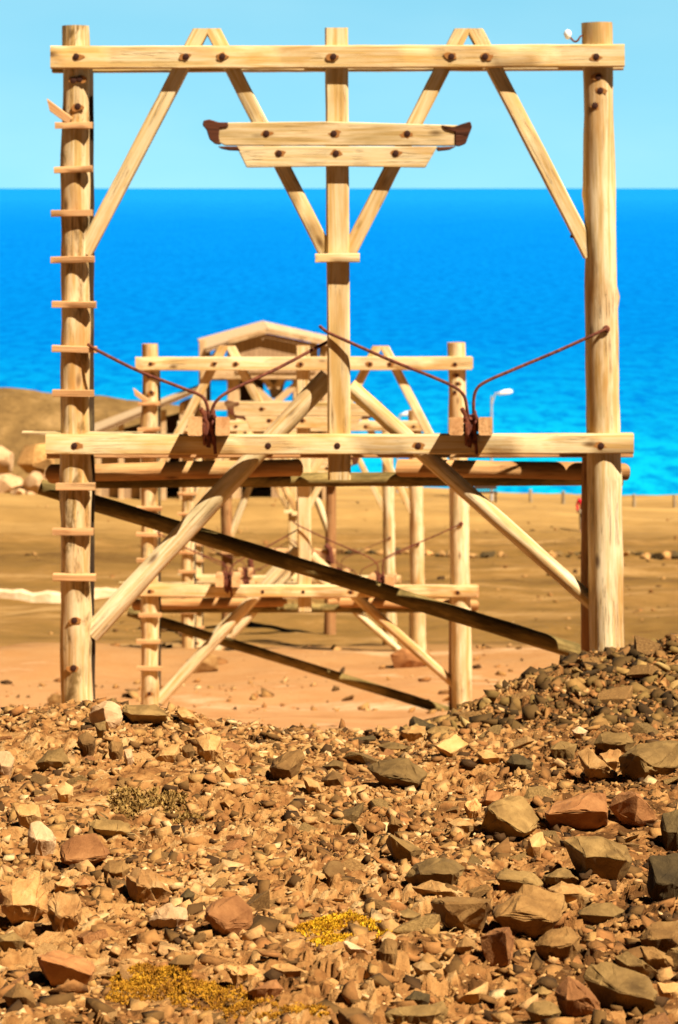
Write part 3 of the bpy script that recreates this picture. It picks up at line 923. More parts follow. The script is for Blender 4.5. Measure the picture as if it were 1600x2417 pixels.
def street_lamp(px, D, top, head_px, label):
    b = on_ground(px, D); b.z -= 0.1
    e = empty('street_lamp', b)
    tag(e, label, 'street lamp', 'street lamps on the shore')
    t = at(px, top, D)
    tube('lamp_pole', [b, (b + t) / 2, t], 0.075, GALV, e, 10, 0.6)
    s = D / F
    hd = at(head_px, top - 4, D)
    tube('lamp_arm', spline([t - Vector((0, 0, 0.5)), t - Vector((-0.1, 0, 0.1)), t + (hd - t) * 0.5 + Vector((0, 0, 0.10)), hd], 6), 0.04, GALV, e, 8)
    d = 1 if head_px > px else -1
    verts = []; faces = []
    for i, (u, r) in enumerate(((0, 0.04), (0.12, 0.10), (0.35, 0.14), (0.6, 0.13), (0.72, 0.05))):
        for k in range(10):
            a = 2 * math.pi * k / 10
            verts.append(hd + Vector((d * (u - 0.15), r * 1.2 * math.cos(a), r * (1.3 if math.sin(a) > 0 else 0.5) * math.sin(a) + 0.03 * i)))
    for i in range(4):
        for k in range(10):
            faces.append((i * 10 + k, i * 10 + (k + 1) % 10, (i + 1) * 10 + (k + 1) % 10, (i + 1) * 10 + k))
    faces.append(tuple(range(9, -1, -1))); faces.append(tuple(40 + k for k in range(10)))
    mk('lamp_head', verts, faces, LAMPW, e, Matrix.Translation(hd), True)


street_lamp(1160, 112, 935, 1182, 'slender street lamp with a white head curving right, right of the second pylon')
street_lamp(938, 117, 985, 952, 'street lamp whose white head just shows above the cap beam of the third pylon')

FP = wood_mat('fence_wood', (0.40, 0.30, 0.17, 1), (0.28, 0.2, 0.11, 1), (0.05, 0.03, 0.02, 1), (0.2, 0.13, 0.07, 1), knot=False)
for px, lab in ((1252, 'thin fence post on the shore edge midway between the street lamp and the right post'), (1329, 'thin fence post on the shore edge just left of the near right post'),
                (1496, 'thin fence post on the shore edge just right of the near right post'), (1592, 'rightmost thin fence post on the shore edge, at the picture border')):
    b = on_ground(px, 110.5)
    o = log('fence_post', b - Vector((0, 0, 0.2)), b + Vector((0, 0, 0.62)), 0.09, 0.075, (FP, FP), None)
    tag(o, lab, 'fence post', 'fence posts along the shore')

# dark box / bench by the lamp
bx = on_ground(1146, 109)
be = empty('bench', bx); tag(be, 'small dark wooden bench at the foot of the street lamp', 'bench')
DK = NT('dark_wood', 0.8, 0.2); DK.col((0.07, 0.04, 0.025, 1)); DK = DK.m
timber('seat', bx + Vector((-0.55, 0, 0.42)), bx + Vector((0.55, 0, 0.42)), 0.07, 0.42, (DK, DK), be)
timber('backrest', bx + Vector((-0.55, 0.2, 0.66)), bx + Vector((0.55, 0.2, 0.66)), 0.26, 0.05, (DK, DK), be)
for s in (-0.48, 0.48):
    for q in (-0.16, 0.16):
        timber('leg', bx + Vector((s, q, -0.05)), bx + Vector((s, q, 0.40)), 0.07, 0.07, (DK, DK), be)


# person in red, half behind the right post
def skin_mesh(name, pts, edges, radii, root, mat, parent, M):
    me = bpy.data.meshes.new(name)
    me.from_pydata([Vector(p) for p in pts], edges, [])
    o = bpy.data.objects.new(name + '_skin', me); COL.objects.link(o)
    m = o.modifiers.new('s', 'SKIN'); m.use_smooth_shade = True
    sub = o.modifiers.new('u', 'SUBSURF'); sub.levels = 2
    for i, r in enumerate(radii):
        me.skin_vertices[0].data[i].radius = (r, r) if not isinstance(r, tuple) else r
        me.skin_vertices[0].data[i].use_root = (i == root)
    dg = bpy.context.evaluated_depsgraph_get()
    res = bpy.data.meshes.new_from_object(o.evaluated_get(dg))
    bpy.data.objects.remove(o, do_unlink=True)
    res.name = name; res.materials.clear(); res.materials.append(mat)
    for p in res.polygons: p.use_smooth = True
    return link(bpy.data.objects.new(name, res), parent, M)


def plain(name, c, r=0.8):
    k = NT(name, r, 0.2)
    n = k.noise(k.objv(False), 14, 4)
    k.col(k.mix(k.rng(n, 0.3, 0.7, 0, 0.4), c, tuple(0.6 * q for q in c[:3]) + (1,)))
    return k.m


SKIN = plain('skin', (0.45, 0.22, 0.13, 1)); RED = plain('red_cloth', (0.72, 0.010, 0.028, 1)); TRS = plain('grey_cloth', (0.22, 0.15, 0.085, 1)); HAIR = plain('dark_hair', (0.03, 0.018, 0.01, 1))
pb = on_ground(1377, 96)
pm = Matrix.Translation(pb)
pe = empty('person', pb)
tag(pe, 'person in a red jacket standing half behind the near right post', 'person')
J = [(0, 0, 0.92), (0, 0, 1.15), (0, 0, 1.38), (0, 0, 1.48), (0, -0.02, 1.57), (0, -0.02, 1.68),
     (0.19, 0, 1.38), (0.27, 0.02, 1.12), (0.27, -0.08, 0.88), (0.27, -0.1, 0.80),
     (-0.19, 0, 1.38), (-0.27, 0.02, 1.12), (-0.26, -0.08, 0.88), (-0.26, -0.1, 0.80),
     (0.10, 0, 0.86), (0.11, -0.03, 0.48), (0.12, 0.02, 0.08), (0.12, -0.14, 0.04),
     (-0.10, 0, 0.86), (-0.12, -0.08, 0.48), (-0.12, -0.04, 0.08), (-0.12, -0.20, 0.04)]
E = [(0, 1), (1, 2), (2, 3), (3, 4), (4, 5), (2, 6), (6, 7), (7, 8), (8, 9), (2, 10), (10, 11), (11, 12), (12, 13), (0, 14), (14, 15), (15, 16), (16, 17), (0, 18), (18, 19), (19, 20), (20, 21)]
R = [.14, .13, .14, .055, .085, .075, .06, .045, .035, .03, .06, .045, .035, .03, .085, .06, .045, .035, .085, .06, .045, .035]
skin_mesh('body', J, E, R, 0, SKIN, pe, pm)
ji = [0, 1, 2, 6, 7, 8, 10, 11, 12]
mp_ = {j: i for i, j in enumerate(ji)}
skin_mesh('jacket', [J[i] for i in ji], [(mp_[a], mp_[b]) for a, b in E if a in mp_ and b in mp_], [R[i] * 1.28 for i in ji], 0, RED, pe, pm)
ti = [0, 14, 15, 16, 18, 19, 20]
mp_ = {j: i for i, j in enumerate(ti)}
skin_mesh('trousers', [J[i] for i in ti], [(mp_[a], mp_[b]) for a, b in E if a in mp_ and b in mp_], [R[i] * 1.2 for i in ti], 0, TRS, pe, pm)
skin_mesh('hair', [(0, 0.02, 1.60), (0, 0.03, 1.68), (0, -0.01, 1.735)], [(0, 1), (1, 2)], [.088, .095, .07], 0, HAIR, pe, pm)

# ------------------------------------------------------------------ rocks
R_OLIVE = rock_mat('olive_stone', (0.095, 0.049, 0.013, 1), (0.205, 0.112, 0.031, 1), (0.32, 0.185, 0.056, 1))
R_TAN = rock_mat('tan_stone', (0.25, 0.112, 0.028, 1), (0.42, 0.212, 0.062, 1), (0.56, 0.33, 0.122, 1))
R_RED = rock_mat('red_brown_stone', (0.17, 0.060, 0.016, 1), (0.29, 0.115, 0.033, 1), (0.42, 0.185, 0.058, 1))
R_PALE = rock_mat('pale_stone', (0.42, 0.22, 0.09, 1), (0.56, 0.33, 0.15, 1), (0.70, 0.47, 0.25, 1), tone=0.15)
R_BROWN = rock_mat('brown_stone', (0.10, 0.046, 0.012, 1), (0.20, 0.096, 0.025, 1), (0.31, 0.165, 0.048, 1))
R_OCHRE = rock_mat('ochre_lump', (0.28, 0.115, 0.030, 1), (0.44, 0.21, 0.060, 1), (0.58, 0.33, 0.12, 1), 14)
R_DARK = rock_mat('dark_green_stone', (0.030, 0.018, 0.006, 1), (0.075, 0.045, 0.014, 1), (0.14, 0.085, 0.026, 1))


def rock_from_hull(pts, mats, name='rock', cuts=2, amp=0.05, size=None):
    bm = bmesh.new()
    for p in pts: bm.verts.new(p)
    bmesh.ops.convex_hull(bm, input=bm.verts)
    bmesh.ops.delete(bm, geom=[v for v in bm.verts if not v.link_faces], context='VERTS')
    xs = [v.co for v in bm.verts]
    c = sum(xs, Vector()) / len(xs)
    size = size or max((a - c).length for a in xs)
    bmesh.ops.dissolve_limit(bm, angle_limit=math.radians(7), verts=bm.verts, edges=bm.edges)
    bmesh.ops.bevel(bm, geom=list(bm.edges), offset=size * 0.022, segments=1, affect='EDGES', clamp_overlap=True)
    bmesh.ops.triangulate(bm, faces=bm.faces)
    bmesh.ops.subdivide_edges(bm, edges=[e for e in bm.edges if e.calc_length() > size * 0.12], cuts=cuts, use_grid_fill=True)
    bmesh.ops.triangulate(bm, faces=bm.faces)
    bm.normal_update()
    ph = Vector((random.uniform(0, 99), random.uniform(0, 99), random.uniform(0, 99)))
    for v in bm.verts:
        q = (v.co - c) / size
        d = amp * size * (mnoise.noise(q * 2.2 + ph) + 0.55 * mnoise.noise(q * 6 + ph) + 0.35 * mnoise.noise(q * 15 + ph))
        rdg = abs(mnoise.noise(q * 3.2 - ph))
        if rdg < 0.06: d -= amp * size * 0.45
        v.co += v.normal * d
    bm.verts.index_update()
    vv = [v.co.copy() for v in bm.verts]; ff = [[q.index for q in f.verts] for f in bm.faces]; bm.free()
    return mk(name, vv, ff, mats, None, Matrix.Translation(c), True, None, 24)


MATS = dict(o=R_OLIVE, t=R_TAN, r=R_RED, p=R_PALE, b=R_BROWN, c=R_OCHRE, d=R_DARK)
occupied = []


def hero(tile, pts, mat, label, brk=None, depth=0.55, D0=None):
    ox, oy = (0, 1640) if tile == 'A' else (800, 1500)
    P = [(ox + x / 1.96, oy + y / 1.96) for x, y in pts]
    xs = [p[0] for p in P]; ys = [p[1] for p in P]
    y0, y1 = min(ys), max(ys); cx = sum(xs) / len(xs)
    if D0 is None: D0 = hit(min(max(cx, 20), 1580), y1 + 0.02 * (y1 - y0))
    wm = (max(xs) - min(xs)) * D0 / F; hm = (y1 - y0) * D0 / F
    dm = depth * min(wm, hm * 2.2) + 0.2 * hm
    D0 -= 0.42 * dm
    out = []
    for x, y in P:
        t = (y1 - y) / (y1 - y0)
        out.append(at(x, y, D0 + dm * (0.42 + 0.5 * t)))
    if brk:
        for x, y in brk:
            out.append(at(ox + x / 1.96, oy + y / 1.96, D0 - dm * 0.10))
    else:
        for f, yy in ((0.22, 0.62), (0.5, 0.66), (0.8, 0.60)):
            x = min(xs) + f * (max(xs) - min(xs)) + random.uniform(-.06, .06) * (max(xs) - min(xs))
            yq = y0 + (yy + random.uniform(-.06, .06)) * (y1 - y0)
            # keep it inside the outline
            mx, my = cx, (y0 + y1) / 2
            out.append(at(mx + (x - mx) * 0.8, my + (yq - my) * 0.9, D0 - dm * random.uniform(0.0, 0.14)))
    mx, my = cx, (y0 + y1) / 2
    for x, y in P[::2]:
        out.append(at(mx + (x - mx) * 0.72, my + (y - my) * 0.6, D0 + dm * 1.05) - Vector((0, 0, 0.12 * hm)))
    for f in (0.3, 0.7):   # foot of the stone, bedded in the slope
        q = at(min(xs) + f * (max(xs) - min(xs)), y1 - 0.05 * (y1 - y0), D0 + dm * 0.5)
        q.z = float(terrain(q.x, q.y)) - 0.02
        out.append(q)
    o = rock_from_hull(out, MATS[mat], cuts=3 if wm > 0.1 else 2, amp=0.075 if mat != 'c' else 0.15)
    tag(o, label, 'rock', 'rocks on the rubble slope')
    c = sum(out, Vector()) / len(out)
    occupied.append((c.x, c.y, wm * 0.42))
    return o


HERO = [
 ('A', [(405,90),(430,50),(500,20),(560,55),(570,100),(550,140),(480,165),(420,130)], 'p', 'upright pinkish boulder on the ridge just right of the near left post', [(480,60),(490,120)]),
 ('A', [(550,75),(580,45),(720,40),(775,85),(780,120),(700,130),(610,112)], 'o', 'flat olive slab overhanging a black gap on the ridge, right of the pinkish boulder', [(600,88),(690,92),(772,95)]),
 ('A', [(815,65),(850,55),(900,95),(930,135),(860,115),(815,90)], 't', 'low tan stone on the ridge right of the flat olive overhanging slab', None),
 ('A', [(365,190),(400,165),(445,200),(440,255),(400,270),(360,235)], 'b', 'dark brown wedge below the ridge, under the pinkish boulder', None),
 ('A', [(910,200),(960,175),(1020,195),(1030,250),(1030,300),(960,305),(910,265)], 't', 'tan block with a squared right side, below the dry twigs of the ridge', None),
 ('A', [(1245,340),(1265,300),(1330,265),(1395,245),(1410,290),(1370,350),(1310,385),(1260,380)], 'b', 'tilted olive-brown stone leaning right over a dark shadow, centre of the upper slope', [(1275,335),(1340,350)]),
 ('A', [(-20,262),(40,258),(65,290),(60,340),(0,375)], 'p', 'whitish stone cut by the left picture border, below the near left post', None),
 ('A', [(255,430),(300,400),(340,425),(340,470),(300,495),(262,460)], 't', 'small rounded tan stone above the tall tan plate on the left', None),
 ('A', [(405,600),(440,575),(550,575),(605,600),(605,640),(540,645),(460,630)], 'o', 'long flat olive stone just above the big red-brown rock on the left', [(440,620),(540,628)]),
 ('A', [(275,740),(290,690),(350,650),(440,632),(470,670),(510,735),(440,785),(330,785),(285,770)], 'r', 'big red-brown rock with a smooth tilted face on the left of the slope', [(300,765),(400,775),(490,745)]),
 ('A', [(120,640),(140,590),(190,580),(250,640),(260,690),(215,740),(130,700)], 'p', 'pale tilted slab immediately left of the big red-brown rock', None),
 ('A', [(60,510),(90,500),(180,510),(190,570),(140,600),(90,570)], 't', 'tan plate standing above the pale tilted slab on the left', None),
 ('A', [(470,800),(500,765),(570,765),(605,800),(560,850),(490,850)], 'b', 'round brown stone tucked below the right end of the big red-brown rock', None),
 ('A', [(-10,890),(60,850),(180,850),(215,900),(205,1000),(150,1045),(40,1000),(-10,980)], 'c', 'large crumbly ochre lump at the left border halfway down the slope', None),
 ('A', [(215,960),(250,915),(350,915),(390,980),(370,1060),(290,1100),(230,1060)], 'c', 'crumbly ochre lump right of the largest lump at the left border', None),
 ('A', [(690,1045),(720,990),(790,960),(860,990),(870,1040),(810,1080),(720,1080)], 'p', 'pale ochre block left of the brown-pink block with a black left face', None),
 ('A', [(950,980),(1010,940),(1100,930),(1170,990),(1170,1060),(1060,1085),(1040,1110),(950,1040)], 'r', 'brown-pink block with a black left face, lower middle of the slope', [(958,1010),(1040,1055),(1045,1085)]),
 ('A', [(170,1215),(260,1170),(400,1220),(450,1260),(430,1295),(390,1340),(280,1360),(200,1290)], 'r', 'pink-brown slab overhanging a large black hollow, bottom left', [(188,1218),(300,1262),(425,1292)]),
 ('A', [(345,880),(390,840),(425,870),(410,900),(360,905)], 'r', 'small reddish cup-shaped stone above the ochre lumps at left', None),
 ('A', [(250,870),(310,845),(345,875),(320,910),(250,905)], 'c', 'small ochre stone left of the reddish cup-shaped one', None),
 ('A', [(570,830),(650,790),(710,830),(740,880),(800,920),(700,950),(620,900)], 'c', 'wide ochre lump below and right of the round brown stone', None),
 ('A', [(830,930),(870,890),(905,920),(880,970),(840,970)], 'd', 'small dark stone right of the wide ochre lump', None),
 ('A', [(500,240),(520,210),(570,220),(565,290),(530,300),(500,280)], 'b', 'brown stone standing beside a pale one under the ridge on the left', None),
 ('A', [(572,250),(610,245),(620,310),(580,322)], 'p', 'narrow pale stone leaning against a brown one under the ridge on the left', None),
 ('A', [(700,300),(760,240),(830,225),(835,270),(780,310)], 't', 'tan pink stone left of a brown one, under the flat overhanging slab', None),
 ('A', [(840,240),(880,220),(905,260),(880,290),(845,280)], 'b', 'small brown stone touching the left side of the squared tan block', None),
 ('A', [(165,320),(220,255),(290,245),(325,310),(300,345),(200,345)], 'o', 'olive-tan hump right of the whitish stone at the left border', None),
 ('A', [(780,1240),(830,1200),(905,1205),(900,1250),(850,1280),(790,1270)], 'b', 'brown stone just above the lower yellow moss', None),
 ('A', [(1050,1260),(1110,1240),(1210,1270),(1215,1310),(1130,1330),(1060,1310)], 'c', 'ochre-brown stone in the bottom middle above the thin olive blade of stone', None),
 ('A', [(1250,1255),(1330,1240),(1430,1280),(1430,1300),(1350,1300)], 't', 'thin tan slab with a dark lower edge left of the bottom centre', None),
 ('A', [(1225,1345),(1280,1310),(1310,1360),(1240,1390),(1140,1375)], 'r', 'pinkish-brown stone at the right end of the lower yellow moss', None),
 ('A', [(10,1390),(80,1330),(150,1370),(170,1440),(100,1450),(40,1430)], 'b', 'brown rock in the bottom left corner', None),
 ('A', [(1490,800),(1530,765),(1580,770),(1600,850),(1510,848)], 'b', 'brown stone with a black left face in the middle of the slope', [(1500,820),(1530,850)]),
 ('A', [(-10,1110),(60,1095),(120,1140),(90,1165),(-10,1150)], 'o', 'greenish stone at the left border below the largest ochre lump', None),
 ('A', [(1490,330),(1540,300),(1590,310),(1590,345),(1500,345)], 'o', 'flat olive stone above a brown one, left of the big grey-olive slab', None),
 ('A', [(1485,395),(1540,345),(1590,375),(1590,425),(1500,425)], 'b', 'brown stone below a flat olive one, left of the big grey-olive slab', None),
 ('A', [(1400,375),(1470,400),(1490,455),(1430,435)], 't', 'tan wedge right of the tilted olive-brown stone', None),
 ('A', [(438,132),(490,120),(492,162),(450,192)], 'o', 'small grey-olive stone on the ridge under the pinkish boulder', None),
 ('A', [(1360,1032),(1410,1000),(1450,1015),(1430,1042)], 'o', 'flat olive chip left of the upper yellow moss', None),
 ('A', [(1040,330),(1070,315),(1115,345),(1100,385),(1040,380)], 't', 'tan stone below the squared tan block', None),
 ('B', [(130,610),(180,580),(320,560),(345,590),(405,640),(370,695),(300,662),(220,655),(180,670)], 'o', 'big flat grey-olive slab over a black shadow, centre right of the upper slope', [(190,645),(300,655),(372,682)]),
 ('B', [(170,505),(260,490),(340,515),(320,540),(210,545)], 'o', 'flat olive stone just above the big grey-olive slab', None),
 ('B', [(440,510),(540,455),(600,500),(520,557)], 't', 'pale tan plate tilted over a black gap near the ridge, right of centre', [(450,512),(520,545)]),
 ('B', [(635,540),(700,525),(770,570),(730,595),(650,572)], 't', 'flat tan stone left of the dark green rock', None),
 ('B', [(770,580),(800,545),(850,550),(900,590),(880,630),(830,632),(775,612)], 'd', 'dark green rounded rock on the right of the upper slope', None),
 ('B', [(975,522),(1020,485),(1100,500),(1092,560),(1040,540)], 'o', 'olive stone with a dark underside right of the dark green rock', [(985,525),(1050,525)]),
 ('B', [(1100,540),(1150,520),(1190,560),(1290,640),(1280,665),(1200,660),(1130,620)], 't', 'pink-tan slab slanting down right, below the ridge at right', None),
 ('B', [(1208,548),(1250,525),(1310,530),(1300,592),(1270,620),(1218,572)], 'c', 'orange-tan stone wedged left of the big olive rock at the right border', None),
 ('B', [(1290,560),(1380,500),(1590,480),(1590,610),(1480,620),(1420,652),(1370,640),(1300,632)], 'o', 'big olive rock with a black left face at the right border under the mound', [(1380,548),(1470,612),(1420,640)]),
 ('B', [(1175,502),(1210,445),(1330,450),(1385,490),(1280,530),(1190,525)], 'o', 'broad olive stone just above the big olive rock at the right border', None),
 ('B', [(655,872),(680,790),(780,735),(850,750),(880,800),(930,850),(930,890),(860,925),(740,900),(652,900)], 'o', 'large olive rock with a steep black left side, right of centre', [(690,800),(738,850),(860,918)]),
 ('B', [(950,822),(1000,762),(1100,770),(1180,715),(1235,725),(1245,800),(1240,880),(1160,892),(980,880)], 'r', 'large red-brown rock with a dark front, right side of the slope', [(958,826),(1080,800),(1140,818),(1242,815)]),
 ('B', [(1240,792),(1280,730),(1340,720),(1400,750),(1490,850),(1390,877),(1280,842)], 'r', 'orange-brown faceted rock right of the large red-brown one', [(1385,735),(1370,862)]),
 ('B', [(213,890),(240,820),(290,860),(317,910),(222,895)], 'b', 'brown pointed wedge in the middle of the slope', None),
 ('B', [(215,950),(240,915),(300,960),(400,990),(330,1037),(240,1000)], 'o', 'dark olive blade of rock below the brown pointed wedge', [(235,925),(330,1000)]),
 ('B', [(300,1120),(350,1050),(480,1015),(590,1075),(560,1140),(470,1142),(350,1152)], 'o', 'broad pale olive rock above a tan slab, right of centre', None),
 ('B', [(335,1162),(430,1130),(520,1150),(577,1195),(560,1217),(430,1207)], 't', 'tan slab lying under the broad pale olive rock', None),
 ('B', [(415,1232),(440,1200),(570,1215),(700,1220),(702,1270),(660,1362),(560,1342),(490,1292)], 'b', 'squared dark brown block below the tan slab, right of the upper moss', [(488,1240),(692,1232),(560,1325)]),
 ('B', [(718,1272),(760,1222),(850,1160),(910,1190),(1040,1190),(1052,1260),(1000,1332),(900,1392),(820,1382),(730,1312)], 'b', 'largest angular brown rock, black on its underside, lower right', [(720,1300),(820,1268),(930,1292),(1002,1328)]),
 ('B', [(720,1112),(770,1075),(880,1090),(950,1140),(930,1172),(830,1150),(740,1152)], 'o', 'long olive stone left of another one, above the largest angular brown rock', [(730,1125),(850,1130),(930,1160)]),
 ('B', [(942,1110),(1040,1070),(1100,1100),(1150,1150),(1040,1142),(960,1150)], 'o', 'olive stone right of a long olive one, above the largest angular brown rock', None),
 ('B', [(962,1170),(1030,1130),(1120,1160),(1182,1200),(1150,1242),(1060,1212),(990,1200)], 't', 'tan rock at the upper right corner of the largest angular brown rock', None),
 ('B', [(1040,950),(1090,920),(1220,920),(1330,970),(1362,1050),(1270,1122),(1150,1080),(1080,1002)], 'o', 'big greenish-olive rock with a ridged front, right side', [(1140,1020),(1240,1020),(1330,1040)]),
 ('B', [(865,992),(880,930),(940,910),(960,960),(930,1012),(880,1022)], 't', 'tan stone in the gap below the large olive rock with a black left side', None),
 ('B', [(1100,1282),(1160,1240),(1260,1235),(1332,1270),(1270,1312),(1150,1305)], 'o', 'flat olive stone over a red shadow right of the largest angular brown rock', [(1110,1288),(1270,1300)]),
 ('B', [(905,1432),(960,1370),(1050,1340),(1122,1390),(1110,1462),(1000,1502),(920,1482)], 'b', 'dark brown rock just below the largest angular brown rock', None),
 ('B', [(650,1392),(700,1355),(790,1345),(812,1420),(800,1502),(740,1527),(680,1482)], 'r', 'upright tan-brown stone left of the dark brown rock, lower right', [(770,1370),(785,1500)]),
 ('B', [(540,1442),(580,1390),(630,1410),(642,1460),(560,1472)], 't', 'tan stone left of the upright tan-brown stone', None),
 ('B', [(1000,1642),(1060,1570),(1110,1590),(1212,1700),(1200,1752),(1090,1692),(1000,1690)], 'r', 'red-brown rock leaning on the left of a big olive boulder, bottom right', None),
 ('B', [(1130,1582),(1160,1520),(1260,1510),(1400,1560),(1482,1650),(1460,1722),(1300,1702),(1220,1700)], 'o', 'big rounded olive boulder at the bottom right', [(1300,1650),(1460,1680)]),
 ('B', [(860,1732),(900,1690),(980,1690),(1032,1740),(990,1787),(900,1782)], 'o', 'olive-brown stone at the bottom edge left of the red-brown leaning rock', None),
 ('B', [(530,1702),(600,1650),(692,1600),(680,1662),(640,1702)], 't', 'tan plate pointing up right at the bottom edge', None),
 ('B', [(210,1752),(270,1720),(480,1690),(512,1720),(490,1782),(300,1797),(220,1795)], 'o', 'long olive slab at the bottom edge below the centre', None),
 ('B', [(1270,1482),(1330,1460),(1420,1520),(1482,1562),(1400,1550),(1290,1522)], 'o', 'narrow olive stone above the big rounded olive boulder', None),
 ('B', [(1382,1402),(1440,1330),(1590,1310),(1590,1460),(1480,1442)], 'b', 'brown-olive boulder at the right border, lower right', None),
 ('B', [(1480,882),(1500,822),(1600,790),(1600,960),(1510,987)], 'd', 'dark rock at the right border beside the orange-brown faceted rock', None),
 ('B', [(1420,1202),(1440,1020),(1600,1000),(1600,1180),(1500,1232)], 'd', 'large black-shaded rock at the right border, halfway down', None),  # shade on this rock is put into its dark stone colour
 ('B', [(1390,1432),(1450,1437),(1552,1490),(1552,1532),(1430,1482)], 'b', 'brown wedge under the boulder at the lower right border', None),
 ('B', [(1470,1602),(1590,1610),(1590,1682),(1480,1672)], 't', 'tan slab at the right border near the bottom', None),
 ('B', [(180,1452),(220,1400),(272,1420),(270,1492),(220,1512)], 'b', 'brown stone right of the white sliver by the upper moss', None),
 ('B', [(340,1522),(390,1500),(470,1560),(420,1582),(360,1562)], 't', 'tan stone pointing down right, bottom centre', None),
 ('B', [(650,772),(690,715),(760,720),(742,750),(680,792)], 'r', 'dark red stone propped behind the large olive rock with a black left side', None),
 ('B', [(500,862),(560,840),(642,880),(600,907),(520,885)], 't', 'flat tan stone left of the large olive rock with a black left side', None),
 ('B', [(575,772),(630,750),(662,780),(650,852),(600,822)], 'c', 'orange stone at the upper left of the large olive rock', None),
 ('B', [(30,482),(160,458),(172,480),(60,497)], 'd', 'thin dark flat stone on the ridge at the centre', None),
 ('B', [(265,1277),(320,1260),(382,1290),(350,1332),(300,1322)], 'o', 'olive stone left of the squared dark brown block', None),
 ('B', [(300,1682),(350,1640),(420,1660),(422,1702),(330,1712)], 'd', 'dark green stone above the long olive slab at the bottom', None),
 ('B', [(905,1642),(940,1620),(985,1650),(960,1682),(910,1672)], 'o', 'small olive stone left of the red-brown leaning rock', None),
 ('B', [(-10,1722),(100,1720),(160,1760),(150,1800),(0,1800)], 'b', 'brown flat rock at the bottom edge near the centre', None),
 ('B', [(1075,437),(1110,420),(1152,440),(1130,472),(1090,467)], 'p', 'light rounded stone at the foot of the rubble mound on the right', None),
 ('B', [(400,442),(450,415),(512,430),(505,482),(420,477)], 'o', 'olive-brown boulder on the ridge at the left foot of the mound', None),
 ('B', [(280,442),(340,415),(402,420),(400,472),(330,477)], 't', 'tan boulder on the ridge left of an olive-brown one at the foot of the mound', None),
 ('B', [(20,1412),(60,1420),(150,1468),(140,1476),(60,1446),(18,1424)], 'p', 'white sliver of stone below the upper yellow moss', None),
]
for h in HERO:
    hero(h[0], h[1], h[2], h[3], h[4])

# pale boulders of the bank on the left, below the headland
for (x0, y0, x1, y1, m, lab) in ((-40, 1118, 62, 1176, 'p', 'large pale boulder at the left border, on the bank below the headland'),
                                 (50, 1112, 112, 1172, 'p', 'pale boulder right of the large one at the left border, below the headland'),
                                 (98, 1106, 152, 1160, 'p', 'pale boulder touching the near left post, below the headland'),
                                 (36, 1040, 132, 1128, 't', 'blurred tan boulder above the pale ones at left, below the headland'),
                                 (-50, 1048, 46, 1120, 'p', 'greyish boulder above the pale ones at the left border')):
    D = 112.5 if y0 > 1100 else 114.5
    pts = []
    for i in range(26):
        a = random.uniform(0, 2 * math.pi); z = random.uniform(-1, 1)
        r = math.sqrt(max(0, 1 - z * z * 0.8))
        pts.append(at((x0 + x1) / 2 + (x1 - x0) / 2 * r * math.cos(a), (y0 + y1) / 2 + (y1 - y0) / 2 * z, D + r * math.sin(a) * 0.9))
    c = sum(pts, Vector()) / len(pts)
    o = rock_from_hull(pts, MATS[m], 'boulder', 1, 0.06)
    tag(o, lab, 'boulder', 'boulders below the headland')

for i in range(16):
    px_ = random.uniform(-60, 150); D = random.uniform(110.5, 113)
    b = on_ground(px_, D); r = random.uniform(0.12, 0.34)
    pts = [b + Vector((random.uniform(-1, 1) * r, random.uniform(-1, 1) * r * .8, random.uniform(-.3, 1.1) * r * .8)) for _ in range(11)]
    tag(rock_from_hull(pts, R_PALE, 'boulder', 1, 0.06), 'small broken pale rock at the foot of the pale boulders below the headland', 'boulder', 'small pale rocks below the headland')

# blocks lying near the foot of the second pylon
for (pxy, D, m, lab) in (([(922, 1546), (948, 1530), (1000, 1538), (1012, 1566), (984, 1580), (938, 1576)], 29.5, 'r', 'pinkish stone block lying by the right foot of the second pylon'),
                         ([(440, 1560), (470, 1538), (512, 1548), (516, 1580), (470, 1592)], 33, 't', 'tan stone block lying right of the left foot of the second pylon'),
                         ([(112, 1650), (122, 1638), (144, 1640), (146, 1672), (116, 1672)], 17.6, 'b', 'brown stump-like block at the outer foot of the near left post')):
    xs = [p[0] for p in pxy]; D = hit(sum(xs) / len(xs), max(p[1] for p in pxy) - 4); w_ = (max(xs) - min(xs)) * D / F
    cz = sum(p[1] for p in pxy) / len(pxy)
    pts = [at(x, y, D) for x, y in pxy] + [at(x, y, D + w_ * 0.7) for x, y in pxy] + [at(sum(xs) / len(xs), cz, D - w_ * 0.15)]
    lo_ = min(p.z for p in pts); 
    for q in (pts[0], pts[-2]):
        pts.append(Vector((q.x + 0.1 * w_, q.y, float(terrain(q.x, q.y)) - 0.03)))
    o = rock_from_hull(pts, MATS[m], 'stone_block', 1, 0.05)
    tag(o, lab, 'stone block')

# low pale wall on the plain at the left
PALEW = rock_mat('pale_wall_stone', (0.52, 0.33, 0.16, 1), (0.68, 0.47, 0.25, 1), (0.80, 0.62, 0.38, 1), 3, 0.05)
pts0 = []
D = 66.0
xa, xb = (-420 - 800) * D / F, (322 - 800) * D / F
nseg = 60; vv = []; ff = []
for i in range(nseg + 1):
    x = xa + (xb - xa) * i / nseg
    y = D + 0.5 * math.sin(i * 0.25) * 0.4
    g = float(terrain(x, y))
    hgt = (0.24 + 0.10 * mnoise.noise(Vector((x * 1.5, 0, 3)))) * (1 if i < nseg - 6 else (nseg - i) / 6 * .8 + .2)
    for (dy, dz) in ((-0.24, -0.1), (-0.20, hgt * 0.85), (0.0, hgt), (0.22, hgt * 0.9), (0.26, -0.1)):
        vv.append((x, y + dy + 0.05 * mnoise.noise(Vector((x * 3, dy * 9, 1))), g + dz + 0.03 * mnoise.noise(Vector((x * 4, dy * 9, 7)))))
